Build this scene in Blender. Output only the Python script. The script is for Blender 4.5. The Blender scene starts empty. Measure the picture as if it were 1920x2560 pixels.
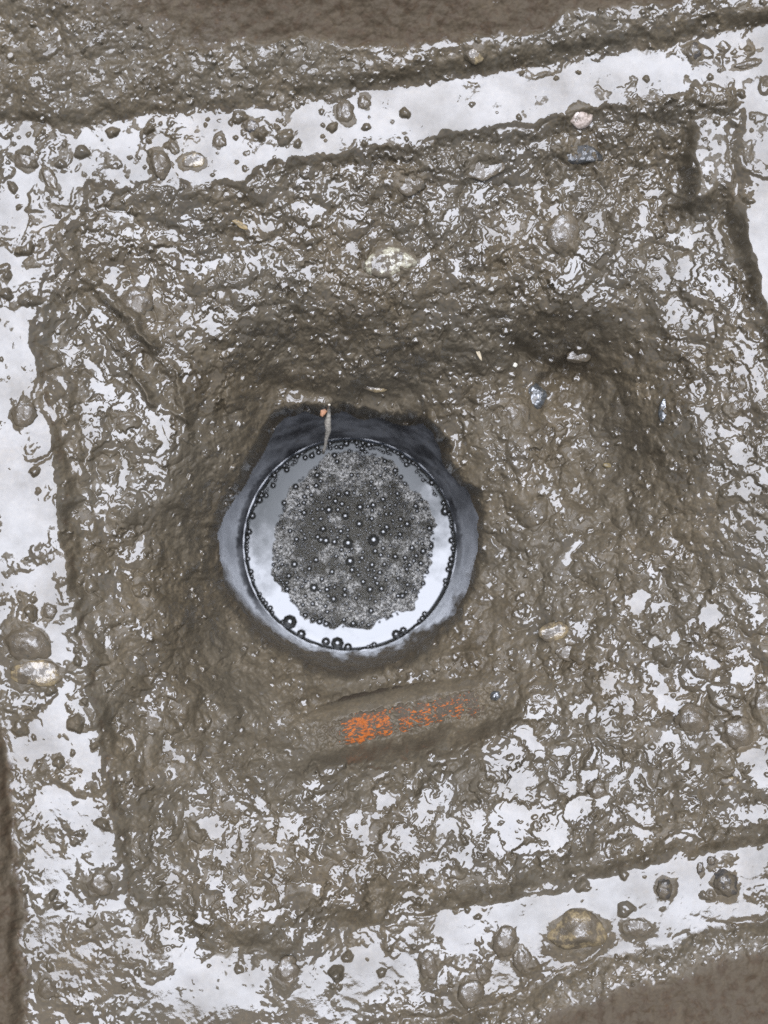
import bpy, bmesh, math, random
import numpy as np
from mathutils import Vector, Matrix

# ------------------------------------------------------------------ camera, sky, sun, exposure
S = bpy.context.scene
COL = S.collection
CAM_H = 1.55                                   # lens height above the iron ledge
FPX = 3695.0                                   # focal length in photo pixels (1920 x 2560 frame)

cam_d = bpy.data.cameras.new('camera')
cam = bpy.data.objects.new('camera', cam_d)
COL.objects.link(cam)
cam.location = (0, 0, CAM_H)
cam.rotation_euler = (0, 0, 0)                 # looks straight down into the pit
cam_d.sensor_fit = 'VERTICAL'
cam_d.sensor_height = 24.0
cam_d.lens = 24.0 * FPX / 2560.0
cam_d.clip_start = 0.01
cam_d.clip_end = 500.0
cam_d.dof.use_dof = True
cam_d.dof.focus_distance = 1.62
cam_d.dof.aperture_fstop = 2.6
S.camera = cam

SUN_EL, SUN_AZ = math.radians(78), math.radians(12)     # azimuth from +Y (picture top) towards +X
world = bpy.data.worlds.new('World')
S.world = world
world.use_nodes = True
wn = world.node_tree
sky = wn.nodes.new('ShaderNodeTexSky')
sky.sky_type = 'NISHITA'
sky.sun_disc = False
sky.sun_elevation = SUN_EL
sky.sun_rotation = SUN_AZ
wn.nodes['Background'].inputs['Strength'].default_value = 0.05
wn.links.new(sky.outputs[0], wn.nodes['Background'].inputs['Color'])

sun_d = bpy.data.lights.new('sun', 'SUN')
sun_d.energy = 5.0
sun_d.angle = math.radians(62)                 # bright overcast: the sun behind a wide veil of cloud
sun_d.color = (0.89, 0.94, 1.08)
sun = bpy.data.objects.new('sun', sun_d)
COL.objects.link(sun)
sd = Vector((math.cos(SUN_EL) * math.sin(SUN_AZ), math.cos(SUN_EL) * math.cos(SUN_AZ), math.sin(SUN_EL)))
sun.rotation_euler = sd.to_track_quat('Z', 'Y').to_euler()

S.view_settings.view_transform = 'Standard'
S.view_settings.look = 'None'
S.view_settings.gamma = 1.0
S.view_settings.exposure = 0.66
S.cycles.use_denoising = False
S.cycles.max_bounces = 6
S.cycles.sample_clamp_indirect = 4.0

R = math.radians
rng = np.random.default_rng(7)
random.seed(7)

# ------------------------------------------------------------------ noise and field helpers (numpy)
def _perm(seed):
    r = np.random.default_rng(seed)
    p = r.permutation(256).astype(np.int32)
    return np.concatenate([p, p]), r.uniform(0, 2 * math.pi, 256).astype(np.float32)

def pn(x, y, seed=0):
    p, ang = _perm(seed)
    gx, gy = np.cos(ang), np.sin(ang)
    xf, yf = np.floor(x), np.floor(y)
    xi, yi = xf.astype(np.int32) & 255, yf.astype(np.int32) & 255
    fx, fy = (x - xf).astype(np.float32), (y - yf).astype(np.float32)
    def g(ix, iy, dx, dy):
        h = p[(p[ix & 255] + iy) & 255]
        return gx[h] * dx + gy[h] * dy
    u = fx * fx * fx * (fx * (fx * 6 - 15) + 10)
    v = fy * fy * fy * (fy * (fy * 6 - 15) + 10)
    a = g(xi, yi, fx, fy); b = g(xi + 1, yi, fx - 1, fy)
    c = g(xi, yi + 1, fx, fy - 1); d = g(xi + 1, yi + 1, fx - 1, fy - 1)
    return 1.5 * ((a + (b - a) * u) + ((c + (d - c) * u) - (a + (b - a) * u)) * v)

def fbm(x, y, s, octv=3, seed=0, gain=0.5):
    out, a = 0, 1.0
    for o in range(octv):
        out = out + a * pn(x / s * 2 ** o, y / s * 2 ** o, seed + o * 13)
        a *= gain
    return out

def billow(x, y, s, octv=2, seed=0, gain=0.5):
    """rounded puffs parted by creases, about 0..1"""
    out, a = 0, 1.0
    for o in range(octv):
        out = out + a * np.sqrt(np.abs(pn(x / s * 2 ** o, y / s * 2 ** o, seed + o * 17)) + 0.004)
        a *= gain
    return out

def worley(x, y, s, seed=0, jit=0.9):
    """rounded cells: 1 at a cell's middle, falling to about 0 in the seams"""
    x, y = x / s, y / s
    r = np.random.default_rng(seed)
    T = r.uniform(0, 1, (3, 64, 64)).astype(np.float32)
    xi, yi = np.floor(x).astype(np.int32), np.floor(y).astype(np.int32)
    best = np.zeros(x.shape, np.float32)
    rx, ry = (x - xi).astype(np.float32), (y - yi).astype(np.float32)
    T[0] = 0.5 + jit * (T[0] - 0.5); T[1] = 0.5 + jit * (T[1] - 0.5); T[2] = 0.45 + 0.55 * T[2]
    T = T.reshape(3, -1)
    for dx in (-1, 0, 1):
        for dy in (-1, 0, 1):
            k = ((xi + dx) & 63) * 64 + ((yi + dy) & 63)
            h = T[2][k]
            d2 = (T[0][k] + np.float32(dx) - rx) ** 2 + (T[1][k] + np.float32(dy) - ry) ** 2
            best = np.maximum(best, h * np.clip(1 - d2 / (np.float32(0.35) + np.float32(0.55) * h), 0, 1))
    return best

def sstep(a, b, x):
    t = np.clip((x - a) / (b - a), 0, 1)
    return t * t * (3 - 2 * t)

def smax(a, b, k):
    h = np.clip(0.5 + 0.5 * (a - b) / k, 0, 1)
    return b + (a - b) * h + k * h * (1 - h)

def box1(a, r, axis):
    n = a.shape[axis]
    a = np.moveaxis(a, axis, 0)
    pad = np.concatenate([np.repeat(a[:1], r + 1, 0), a, np.repeat(a[-1:], r, 0)], 0)
    c = np.cumsum(pad, 0, dtype=np.float64)
    o = (c[2 * r + 1:] - c[:-(2 * r + 1)]) / (2 * r + 1)
    return np.moveaxis(o[:n], 0, axis)

def blur(a, r, it=2):
    for _ in range(it):
        a = box1(box1(a, r, 0), r, 1)
    return a.astype(np.float32)

def inpoly(u, v, P):
    m = np.zeros(u.shape, bool)
    n = len(P)
    for i in range(n):
        (x0, y0), (x1, y1) = P[i], P[(i + 1) % n]
        if y0 == y1:
            continue
        c = ((y0 > v) != (y1 > v)) & (u < (x1 - x0) * (v - y0) / (y1 - y0) + x0)
        m ^= c
    return m

# coarse raster of the picture plane (4 photo px), for masks and the base relief
RO, RS = -400, 4
RU = np.arange(RO, 2320 + 1, RS, dtype=np.float32)
RV = np.arange(RO, 2960 + 1, RS, dtype=np.float32)
RUU, RVV = np.meshgrid(RU, RV)

def polymask(P, soft):
    return blur(inpoly(RUU, RVV, P).astype(np.float32), max(1, int(round(soft / RS))), 2)

def sample(f, u, v):
    x = np.clip((u - RO) / RS, 0, len(RU) - 1.001)
    y = np.clip((v - RO) / RS, 0, len(RV) - 1.001)
    xi, yi = x.astype(np.int32), y.astype(np.int32)
    fx, fy = x - xi, y - yi
    return ((f[yi, xi] * (1 - fx) + f[yi, xi + 1] * fx) * (1 - fy)
            + (f[yi + 1, xi] * (1 - fx) + f[yi + 1, xi + 1] * fx) * fy)

# ------------------------------------------------------------------ layout (outlines on the photograph's pixel grid, given depths below)
TOP_OUT = [(-400, 300), (0, 300), (120, 318), (240, 312), (380, 278), (650, 262), (950, 222), (1110, 195), (1390, 152), (1640, 110), (1920, 62), (2320, -10)]
TOP_IN = [(2320, 130), (1760, 215), (1614, 249), (1405, 304), (1162, 338), (960, 376), (793, 400), (640, 428), (630, 470), (405, 462), (231, 462), (150, 560)]
P_TOP = TOP_OUT + TOP_IN + [(-400, 560)]
P_LEFT = [(-30, 480), (220, 470), (130, 610), (90, 810), (115, 960), (150, 1157), (197, 1539), (254, 1793), (307, 2117), (340, 2330), (520, 2480), (560, 2960),
          (66, 2960), (64, 2470), (52, 2354), (66, 2290), (35, 2192), (40, 2065), (29, 1920), (0, 1820), (-60, 1400), (-140, 800), (-200, 480)]
P_BOT = [(330, 2380), (520, 2400), (700, 2372), (828, 2310), (960, 2292), (1122, 2261), (1435, 2204), (1597, 2154), (1764, 2114), (1920, 2088), (2320, 2000),
         (2320, 2220), (1920, 2292), (1787, 2316), (1700, 2350), (1539, 2386), (1400, 2438), (1307, 2484), (1162, 2539), (960, 2560), (700, 2640), (420, 2700), (330, 2560)]
P_RIGHT = [(1830, 200), (1850, 300), (1835, 420), (1832, 500), (1875, 690), (1925, 856), (2030, 1200), (2180, 1700), (2320, 2060), (2320, 100), (1900, 100)]
P_SLAB = [(1728, 312), (1745, 298), (1828, 300), (1826, 430), (1795, 470), (1720, 530)]
P_OUT_TOP = [(-400, -400), (2320, -400), (2320, -20)] + [(x, y - 6) for x, y in TOP_OUT[::-1]]
P_OUT_LEFT = [(-400, 300), (-200, 480), (-140, 800), (-60, 1400), (-8, 1820), (21, 1920), (32, 2065), (27, 2192), (58, 2290), (44, 2354), (56, 2470), (58, 2960), (-400, 2960)]
P_OUT_BOT = [(2320, 2228), (1920, 2300), (1787, 2324), (1700, 2358), (1539, 2394), (1400, 2446), (1307, 2492), (1162, 2547), (960, 2570), (700, 2650), (420, 2710), (300, 2960), (2320, 2960)]
MOUTH = [(700, 1040), (748, 1018), (800, 1030), (850, 1018), (910, 1040), (960, 1032), (1010, 1052), (1060, 1050), (1088, 1076), (1105, 1115), (1125, 1165), (1170, 1215), (1203, 1290), (1203, 1370), (1172, 1490),
         (1100, 1595), (990, 1668), (865, 1694), (740, 1668), (628, 1590), (555, 1480), (534, 1400), (536, 1330), (555, 1280), (590, 1220), (620, 1170), (655, 1110), (680, 1062)]

# ---- base relief of the mud in the pit, thin plate spline through spot depths (photo px, mm)
SPOT = np.array([
 (100,560,-10),(300,500,-12),(640,490,-14),(800,430,-12),(960,410,-13),(1300,350,-13),(1600,280,-12),(1760,250,-8),(640,560,-26),(960,490,-28),(1300,430,-28),(1600,370,-26),
 (150,680,-22),(300,700,-33),(640,650,-31),(960,600,-33),(1300,560,-33),(1550,560,-34),(1680,480,-38),(1640,660,-40),
 (200,820,-30),(400,850,-36),(640,820,-44),(900,800,-50),(1200,790,-48),(1450,800,-50),(1600,820,-52),(1750,700,-30),(1830,700,-26),(1780,850,-30),
 (560,930,-58),(700,930,-94),(900,940,-98),(1150,900,-76),(1090,1010,-108),(900,1030,-124),(800,1030,-122),(1000,1035,-124),(640,1050,-106),
 (150,900,-20),(205,1150,-24),(240,1450,-26),(300,1750,-26),(360,2050,-26),(410,2250,-20),(480,2350,-16),(280,1150,-36),(310,1450,-40),(370,1750,-42),(430,2050,-42),
 (380,1000,-36),(420,1250,-42),(440,1500,-46),(450,1750,-48),(510,1150,-60),(520,1330,-100),(500,1500,-98),(560,1650,-104),
 (1250,990,-98),(1240,1130,-96),(1330,1100,-92),(1450,960,-120),(1400,900,-108),(1480,1050,-116),(1530,1150,-112),(1560,1000,-86),(1620,1050,-62),
 (1600,1250,-76),(1700,1200,-54),(1790,1200,-36),(1900,1300,-32),(1800,1000,-34),(1900,1000,-24),
 (1720,1500,-58),(1860,1560,-44),(1400,1300,-92),(1250,1350,-106),(1230,1480,-108),(1400,1500,-84),(1550,1650,-58),(1850,1750,-44),
 (850,1730,-118),(1000,1700,-110),(1120,1620,-106),(1010,1790,-88),(720,1760,-100),(700,1860,-82),(1200,1740,-86),(1350,1700,-74),(900,1850,-84),
 (900,1960,-50),(1200,1900,-50),(1300,1980,-43),(1650,1950,-40),(1900,1950,-40),(600,2000,-48),(500,1900,-48),
 (900,2150,-40),(1250,2110,-38),(1500,2060,-34),(1750,2030,-28),(1122,2230,-22),(1435,2170,-20),(1764,2080,-18),(960,2262,-20),(650,2200,-40),(560,2300,-36),(850,2260,-40),
 (-300,500,-16),(-300,1500,-30),(2250,1500,-30),(2250,600,-20),(-300,2700,-20),(1000,2800,-20),(2250,2700,-20),(900,-300,-20),(2200,-300,-20),
], dtype=np.float64)

def tps(P, X, Y):
    n = len(P)
    sc = 1000.0
    px, py = P[:, 0] / sc, P[:, 1] / sc
    def K(r2):
        return 0.5 * r2 * np.log(r2 + 1e-9)
    A = np.zeros((n + 3, n + 3))
    A[:n, :n] = K((px[:, None] - px) ** 2 + (py[:, None] - py) ** 2) + np.eye(n) * 0.002
    A[:n, n] = A[n, :n] = 1; A[:n, n + 1] = A[n + 1, :n] = px; A[:n, n + 2] = A[n + 2, :n] = py
    w = np.linalg.solve(A, np.concatenate([P[:, 2], [0, 0, 0]]))
    out = w[n] + w[n + 1] * X / sc + w[n + 2] * Y / sc
    for i in range(n):
        out = out + w[i] * K((X / sc - px[i]) ** 2 + (Y / sc - py[i]) ** 2)
    return out.astype(np.float32)

SPOT[:, 2] = np.where(SPOT[:, 2] < -30, -30 + (SPOT[:, 2] + 30) * 1.5, SPOT[:, 2])
_c = tps(SPOT, RUU[::3, ::3].astype(np.float64), RVV[::3, ::3].astype(np.float64))
yy = np.clip(np.arange(len(RV)) / 3, 0, _c.shape[0] - 1.001); xx = np.clip(np.arange(len(RU)) / 3, 0, _c.shape[1] - 1.001)
yi, xi = yy.astype(int)[:, None], xx.astype(int)[None]
fy, fx = (yy - yy.astype(int))[:, None], (xx - xx.astype(int))[None]
PIT = ((_c[yi, xi] * (1 - fx) + _c[yi, xi + 1] * fx) * (1 - fy) + (_c[yi + 1, xi] * (1 - fx) + _c[yi + 1, xi + 1] * fx) * fy).astype(np.float32)

M_TOP, M_LEFT, M_BOT = polymask(P_TOP, 8), polymask(P_LEFT, 8), polymask(P_BOT, 8)
M_RIGHT, M_SLAB = polymask(P_RIGHT, 8), polymask(P_SLAB, 8)
M_LEDGE = np.clip(np.maximum.reduce([M_TOP, M_LEFT, M_BOT, M_RIGHT]), 0, 1)
SOFT = np.zeros_like(M_LEDGE)
for (cu, cv, r) in [(170, 620, 230), (330, 480, 140), (1760, 230, 130), (480, 2400, 220), (800, 2330, 130), (1830, 470, 60), (300, 2250, 90), (120, 1000, 60), (1980, 1100, 200)]:
    SOFT = np.maximum(SOFT, np.exp(-((RUU - cu) ** 2 + (RVV - cv) ** 2) / (2 * (0.6 * r) ** 2)))
M_LZ = M_LEDGE * (1 - SOFT) + blur(M_LEDGE, 20, 2) * SOFT
M_OT, M_OL, M_OB = polymask(P_OUT_TOP, 8), polymask(P_OUT_LEFT, 8), polymask(P_OUT_BOT, 8)
M_MOUTH = polymask(MOUTH, 10)
M_LIP = polymask(MOUTH, 26)

def dist_out(vline):                      # photo px above a polyline given as v(u)
    return np.interp(RU, [p[0] for p in vline], [p[1] for p in vline])[None, :]

d_top = np.clip(dist_out(TOP_OUT) - RVV, 0, 800)
OUT_BOT = [(-400, 2760), (420, 2710), (700, 2650), (960, 2570), (1162, 2547), (1307, 2492), (1400, 2446), (1539, 2394), (1700, 2358), (1787, 2324), (1920, 2300), (2320, 2228)]
d_bot = np.clip(RVV - dist_out(OUT_BOT), 0, 800)
OL = [(300, -400), (480, -200), (800, -140), (1400, -60), (1820, -8), (1920, 21), (2065, 32), (2192, 27), (2290, 58), (2354, 44), (2470, 56), (2960, 58)]
d_left = np.clip(np.interp(RV, [p[0] for p in OL], [p[1] for p in OL])[:, None] - RUU, 0, 800)

# step of wet mud along the raised rim on the far side
RIM_STEP = [(-400, 190), (0, 175), (300, 160), (600, 110), (760, 90), (930, 118), (1100, 100), (1350, 78), (1420, 30), (1800, -8), (2320, -70)]
e_top = sstep(-14, 14, dist_out(RIM_STEP) - RVV)
z_ot = 2 + (4 + 6 * sstep(700, 1000, RUU)) * sstep(0, 44, d_top) + d_top * 0.13 - 5 * e_top
z_ob = 1 + 4 * sstep(0, 40, d_bot) + d_bot * 0.10
z_ol = 2 + 9 * sstep(0, 30, d_left) + d_left * 0.12

ZB = PIT.copy()
ZB = ZB * (1 - M_SLAB) + (-8.0) * M_SLAB
ZB = ZB * (1 - M_LZ) + 0.0 * M_LZ
ZB = ZB * (1 - M_OT) + z_ot * M_OT
ZB = ZB * (1 - M_OL) + z_ol * M_OL
ZB = ZB * (1 - M_OB) + z_ob * M_OB
# soft far field so the sheet meets the surrounding ground
far = np.maximum.reduce([sstep(-260, -395, RUU), sstep(2180, 2315, RUU), sstep(-260, -395, RVV), sstep(2820, 2955, RVV)])
ZB = ZB * (1 - far) + 45.0 * far
# crumbled banks: here and there the mud is heaped up against the frame
bank = blur(M_LEDGE, 12, 2) * (1 - M_LEDGE)
ZB = ZB + np.clip(bank * 2.2, 0, 1) * np.clip(0.62 + 0.9 * fbm(RUU, RVV, 130, 3, 151), 0, 1) * np.clip(-ZB, 0, 40) * 0.85
ZBS = blur(np.clip(ZB, -130, 60), 14, 2)       # smooth depth used for the plan position

def groove(pts, width, depth):
    """a furrow along a polyline, mm"""
    d = np.full(RUU.shape, 1e9, np.float32)
    for (x0, y0), (x1, y1) in zip(pts[:-1], pts[1:]):
        L2 = (x1 - x0) ** 2 + (y1 - y0) ** 2
        t = np.clip(((RUU - x0) * (x1 - x0) + (RVV - y0) * (y1 - y0)) / L2, 0, 1)
        d = np.minimum(d, np.hypot(RUU - (x0 + t * (x1 - x0)), RVV - (y0 + t * (y1 - y0))))
    return depth * np.exp(-(d / width) ** 2)

GROOVES = [
 ([(640, 446), (800, 430), (960, 404), (1160, 366), (1400, 342)], 16, -5),
 ([(1724, 330), (1702, 440), (1676, 556)], 20, -10),
 ([(1812, 480), (1838, 620), (1868, 720), (1905, 850), (1990, 1100)], 18, -9),
 ([(560, 610), (700, 592), (800, 640)], 12, -5),
 ([(400, 560), (470, 598), (600, 590)], 14, -6),
 ([(960, 2276), (1122, 2235), (1435, 2172), (1597, 2122), (1764, 2085), (1960, 2050)], 18, -3),
 ([(700, 2368), (828, 2300), (960, 2276)], 12, -6),
 ([(110, 880), (175, 1160), (222, 1500), (280, 1790), (335, 2110), (365, 2300)], 18, -3),
 ([(1630, 830), (1700, 850), (1770, 865)], 14, -6),
 ([(1370, 1060), (1440, 1150), (1490, 1290)], 30, -8),
 ([(1270, 1080), (1265, 1150), (1290, 1220)], 8, -4),
 ([(1560, 570), (1590, 700), (1620, 830)], 26, -4),
 ([(170, 660), (240, 745), (300, 800)], 10, -5),
 ([(1290, 870), (1400, 905), (1480, 890)], 22, -18),
 ([(1365, 955), (1410, 925), (1450, 930)], 26, -18),
 ([(620, 920), (700, 960), (860, 985), (1040, 985)], 30, -10),
 ([(95, 1150), (150, 1120)], 8, -2),
]
RIDGES = [
 ([(170, 640), (260, 740), (330, 800), (400, 880)], 12, 11),
 ([(225, 690), (330, 790), (390, 870), (440, 950), (480, 1060)], 11, 11),
 ([(200, 760), (270, 840), (330, 920), (390, 1010), (480, 1055)], 10, 10),
 ([(880, 1690), (980, 1678), (1090, 1655), (1180, 1630)], 14, 7),
 ([(150, 580), (90, 680)], 16, 4),
]
GR = np.zeros_like(ZB)
for a in GROOVES + RIDGES:
    GR += groove(*a)
GR *= 1 - 0.8 * SOFT * (RVV > 400)

# ------------------------------------------------------------------ fine grid of the mud surface
STEP = 2.25
def axis(lo, hi):
    core = np.arange(lo - 24, hi + 25, STEP)
    g, s, p = [], STEP, 0.0
    while p < 330:
        s *= 1.12
        p += s
        g.append(p)
    g = np.array(g)
    return np.concatenate([(core[0] - g)[::-1], core, core[-1] + g])
GU, GV = axis(0, 1920), axis(0, 2560)
U, V = np.meshgrid(GU.astype(np.float32), GV.astype(np.float32))
NV, NU = U.shape

w1, w2 = fbm(U, V, 90, 3, 1), fbm(U, V, 90, 3, 2)
w3, w4 = fbm(U, V, 16, 2, 3), fbm(U, V, 16, 2, 4)
EU, EV = U + 14 * w1 + 3.0 * w3, V + 14 * w2 + 3.0 * w4          # ragged edges
LU, LV = U + 26 * w1 + 5 * w3, V + 26 * w2 + 5 * w4            # warped lumps

zb = sample(ZB, EU, EV)
gr = sample(GR, EU, EV)
ledge = np.clip(sample(M_LEDGE, EU, EV), 0, 1)
slab = sample(M_SLAB, EU, EV)
m_ot, m_ol, m_ob = sample(M_OT, EU, EV), sample(M_OL, EU, EV), sample(M_OB, EU, EV)
outer = np.clip(m_ot + m_ol + m_ob, 0, 1)
mouth = sample(M_MOUTH, EU, EV)
lip = sample(M_LIP, EU, EV)
pit = np.clip(1 - ledge - outer - slab, 0, 1)

# ---- how lumpy / gritty / filmed each part of the mud is: (u, v, radius, lump mm, grit mm, film share)
CHAR = [
 (300,700,160,5,0.8,.40),(250,1000,150,4.5,0.5,.36),(420,900,130,5,0.6,.30),(350,1200,130,4.5,0.6,.26),(300,1600,150,4.5,0.7,.14),(480,1300,100,5,1.0,.10),
 (450,1650,120,5,0.7,.12),(380,1950,130,4,0.6,.18),(450,2250,140,5,0.6,.42),
 (700,520,160,6,1.6,.34),(960,520,160,7,1.7,.36),(1250,480,160,6,1.8,.34),(1500,450,150,6,1.8,.32),(700,720,150,6,1.7,.32),(960,720,150,6.5,1.9,.22),(1200,720,150,6.5,1.8,.24),
 (1420,680,110,5.5,1.4,.46),(1560,700,90,4,1.3,.12),(1750,650,100,5,1.2,.44),(1720,780,90,5,1.0,.48),(800,880,150,6.5,1.8,.14),(1100,860,150,6.5,1.8,.14),(1350,800,120,5.5,1.6,.24),
 (800,980,120,4,1.2,.03),(1000,980,110,5,1.4,.05),(600,1000,100,5,1.0,.10),
 (1280,1050,110,6,0.9,.26),(1400,1100,90,5,0.9,.18),(1470,960,100,4,0.9,.04),(1560,1000,80,5,1.2,.14),(1500,1250,120,3.5,1.2,.04),(1650,1300,140,3,1.3,.04),
 (1820,900,110,5,0.9,.52),(1840,1120,120,5,0.8,.60),(1880,1300,110,5,0.9,.42),(1830,1500,120,4.5,1.2,.20),
 (1200,1300,120,5,1.3,.10),(1350,1400,140,4.5,1.1,.10),(1550,1500,130,5,1.0,.18),(1250,1560,120,3,0.9,.05),(1450,1650,130,5.5,0.7,.22),(1750,1600,140,6,0.7,.24),
 (600,1750,140,3.5,1.2,.05),(850,1780,120,3,1.1,.05),(1050,1760,120,3,0.9,.05),(1200,1850,140,5.5,0.6,.26),(1400,1900,150,6.5,0.5,.40),(1700,1850,150,7,0.6,.40),(1850,1950,130,6,0.8,.46),
 (700,1950,150,5,0.9,.20),(900,2000,150,5.5,0.8,.26),(600,2100,140,5,0.7,.26),(850,2180,150,5.5,0.6,.34),(1150,2080,140,6,0.6,.44),(1350,2060,140,5.5,0.5,.55),(1620,2040,130,5,0.9,.44),(1900,2040,110,5,0.7,.5),
 (1100,2230,120,4,0.9,.25),(1500,2150,120,3,1.0,.1),
]
wsum = np.full(RUU.shape, 1e-6, np.float32)
cl, cg, cf = wsum * 5, wsum * 1.0, wsum * 0.2
for (cu, cv, r, l, g, f) in CHAR:
    w = np.exp(-((RUU - cu) ** 2 + (RVV - cv) ** 2) / (2 * (r * 0.62) ** 2)).astype(np.float32)
    wsum += w; cl += w * l; cg += w * g; cf += w * f
LUMP, GRIT, FILM = sample(cl / wsum, U, V), sample(cg / wsum, U, V), sample(cf / wsum, U, V)

# ---- mud detail, in mm
rough = 0.18 + 1.05 * sstep(-0.28, 0.30, fbm(U, V, 230, 3, 171))
rough = rough * (1 - 0.45 * sstep(1750, 1950, V)) * (1 - 0.35 * sstep(520, 380, U) * sstep(700, 850, V))
D = LUMP * (1.7 * (billow(LU, LV, 105, 1, 21) - 0.5) + 0.5 * rough * (billow(LU, LV, 46, 1, 22) - 0.5) + 0.95 * rough * (worley(U + 16 * w1 + 6 * w3, V + 16 * w2 + 6 * w4, 52, 22) - 0.4) + 0.7 * fbm(U, V, 170, 2, 5))
fine = fbm(U, V, 7.5, 1, 33)
D = D + GRIT * rough * (1.9 * (worley(U + 8 * w1 + 5 * w3, V + 8 * w2 + 5 * w4, 26, 31) - 0.4) + 0.9 * (worley(U + 3 * w3, V + 3 * w4, 11.5, 32) - 0.4) + 0.3 * fbm(LU, LV, 19, 1, 31) + 0.25 * fine)

# clods and small stones pressed into the slope: domes of many sizes
iu = lambda x: np.searchsorted(GU, x)
iv = lambda x: np.searchsorted(GV, x)
def stamp(F, u, v, a, b, rot, h, keep=0.4, p=0.75, ph=None):
    r = max(a, b) * 1.25
    i0, i1, j0, j1 = iv(v - r), iv(v + r), iu(u - r), iu(u + r)
    if i1 - i0 < 2 or j1 - j0 < 2:
        return
    x, y = U[i0:i1, j0:j1] - u, V[i0:i1, j0:j1] - v
    c, s = math.cos(rot), math.sin(rot)
    X, Y = (x * c + y * s) / a, (-x * s + y * c) / b
    rr = X * X + Y * Y
    if ph is None:
        ph = random.uniform(0, 6.28)
    th = np.arctan2(Y, X)
    rr = rr * (1 + 0.22 * np.cos(3 * th + ph) + 0.14 * np.cos(5 * th + 2.1 * ph))
    dome = np.clip(1 - rr, 0, 1) ** p
    m = sstep(0.0, 0.25, dome)
    W = F[i0:i1, j0:j1]
    F[i0:i1, j0:j1] = W * (1 - (1 - keep) * m) + h * dome

def pick(f, u, v):
    return float(f[min(len(RV) - 1, max(0, int((v - RO) / RS))), min(len(RU) - 1, max(0, int((u - RO) / RS)))])
GRR = cg / wsum
for k in range(420):                        # big rounded blobs of slumped mud
    u, v = random.uniform(60, 1900), random.uniform(420, 2330)
    if pick(M_LEDGE, u, v) > 0.2 or pick(M_LIP, u, v) > 0.02 or random.random() > 0.55:
        continue
    q = random.uniform(22, 62)
    stamp(D, u, v, q, q * random.uniform(0.5, 0.9), random.uniform(0, 3.14), 0.42 * q * random.uniform(0.16, 0.34), keep=0.5, p=0.8)
for k in range(5200):
    u, v = random.uniform(-30, 1950), random.uniform(-30, 2590)
    g = pick(GRR, u, v)
    inledge = pick(M_LEDGE, u, v) > 0.4
    if not inledge and random.random() > (g / 1.9) ** 1.2:
        continue
    if inledge and random.random() > 0.35:
        continue
    s = min(34, 5.0 / (random.random() + 0.10) ** 0.85)
    s = max(4.5, s)
    stamp(D, u, v, s, s * random.uniform(0.6, 1.0), random.uniform(0, 3.14), 0.42 * s * random.uniform(0.3, 0.62), keep=0.55)

# ---- flooded ledges: mud lumps stand out of a slurry film
FL = [ # (u, v, radius, how much of the mud stands out (mm), lump mm)
 (60,360,120,-0.6,2.6),(300,380,130,-0.9,2.4),(560,330,140,-1.6,2.2),(850,290,140,-2.0,2.2),(1080,280,110,-3.4,1.6),(1300,240,110,-2.2,2.0),(1200,262,70,0.2,2.4),(1330,215,50,0.0,2.4),(1000,330,50,-1.0,2.2),(700,300,60,-0.6,2.4),(1440,190,40,-0.4,2.2),(1520,200,110,-1.6,2.6),(1750,160,100,-1.7,3.0),(1880,150,90,-1.5,3.0),(1880,260,90,-0.9,3.2),
 (80,560,120,-0.6,3.0),(50,720,100,-0.5,3.0),(60,860,90,-2.0,2.6),(60,1000,90,-0.8,2.6),(90,1150,90,-1.8,2.0),(80,1300,100,-2.6,1.8),(60,1380,50,-1.0,2.4),(110,1240,40,-1.0,2.2),(80,1430,90,-1.8,2.4),(90,1560,100,-0.6,3.0),(90,1700,100,-0.2,3.2),(120,1780,70,-1.4,2.4),(120,1860,100,-0.2,3.2),(180,1950,90,-1.4,2.6),
 (180,2060,90,-0.8,3.0),(160,2180,100,-1.0,3.0),(220,2290,90,-0.9,3.2),(150,2420,100,-0.8,3.4),(330,2480,120,-0.8,3.6),(560,2450,130,-1.0,3.6),(760,2400,110,-1.2,3.4),(900,2440,120,-1.2,3.4),(980,2350,90,-1.4,3.2),(1050,2520,90,-1.2,3.4),
 (1180,2340,90,-1.6,2.6),(1250,2420,80,-0.8,2.8),(1330,2260,80,-2.6,1.8),(1480,2240,90,-2.8,1.8),(1600,2260,90,-3.0,1.6),(1750,2200,90,-2.6,1.8),(1880,2180,80,-1.4,2.6),(1450,2400,80,-1.6,2.4),(1560,2330,60,-1.4,2.6),
 (1880,400,80,-1.4,2.8),(1890,540,80,-3.4,1.4),(1900,700,80,-2.0,2.2),
]
wsum2 = np.full(RUU.shape, 1e-6, np.float32); fo, fa = wsum2 * -1, wsum2 * 2.5
for (cu, cv, r, o, a) in FL:
    w = np.exp(-((RUU - cu) ** 2 + (RVV - cv) ** 2) / (2 * (r * 0.6) ** 2)).astype(np.float32)
    wsum2 += w; fo += w * o; fa += w * a
FO, FA = sample(fo / wsum2, U, V), sample(fa / wsum2, U, V)
ML = FO + FA * (1.2 * fbm(U + 14 * w1, V + 14 * w2, 95, 2, 41) + 0.65 * fbm(LU, LV, 34, 2, 42))
thread = np.exp(-(((U - 420) / 420) ** 2 + ((V - 2480) / 210) ** 2) ** 1.5)
ML = ML * (1 - thread) + thread * (4.6 * (worley(U + 30 * w1 + 6 * w3, V + 30 * w2 + 6 * w4, 88, 45) - 0.42) + 1.3 * fbm(LU, LV, 30, 2, 46) + 1.6 * fbm(U, V, 200, 1, 47) - 1.5)
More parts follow.
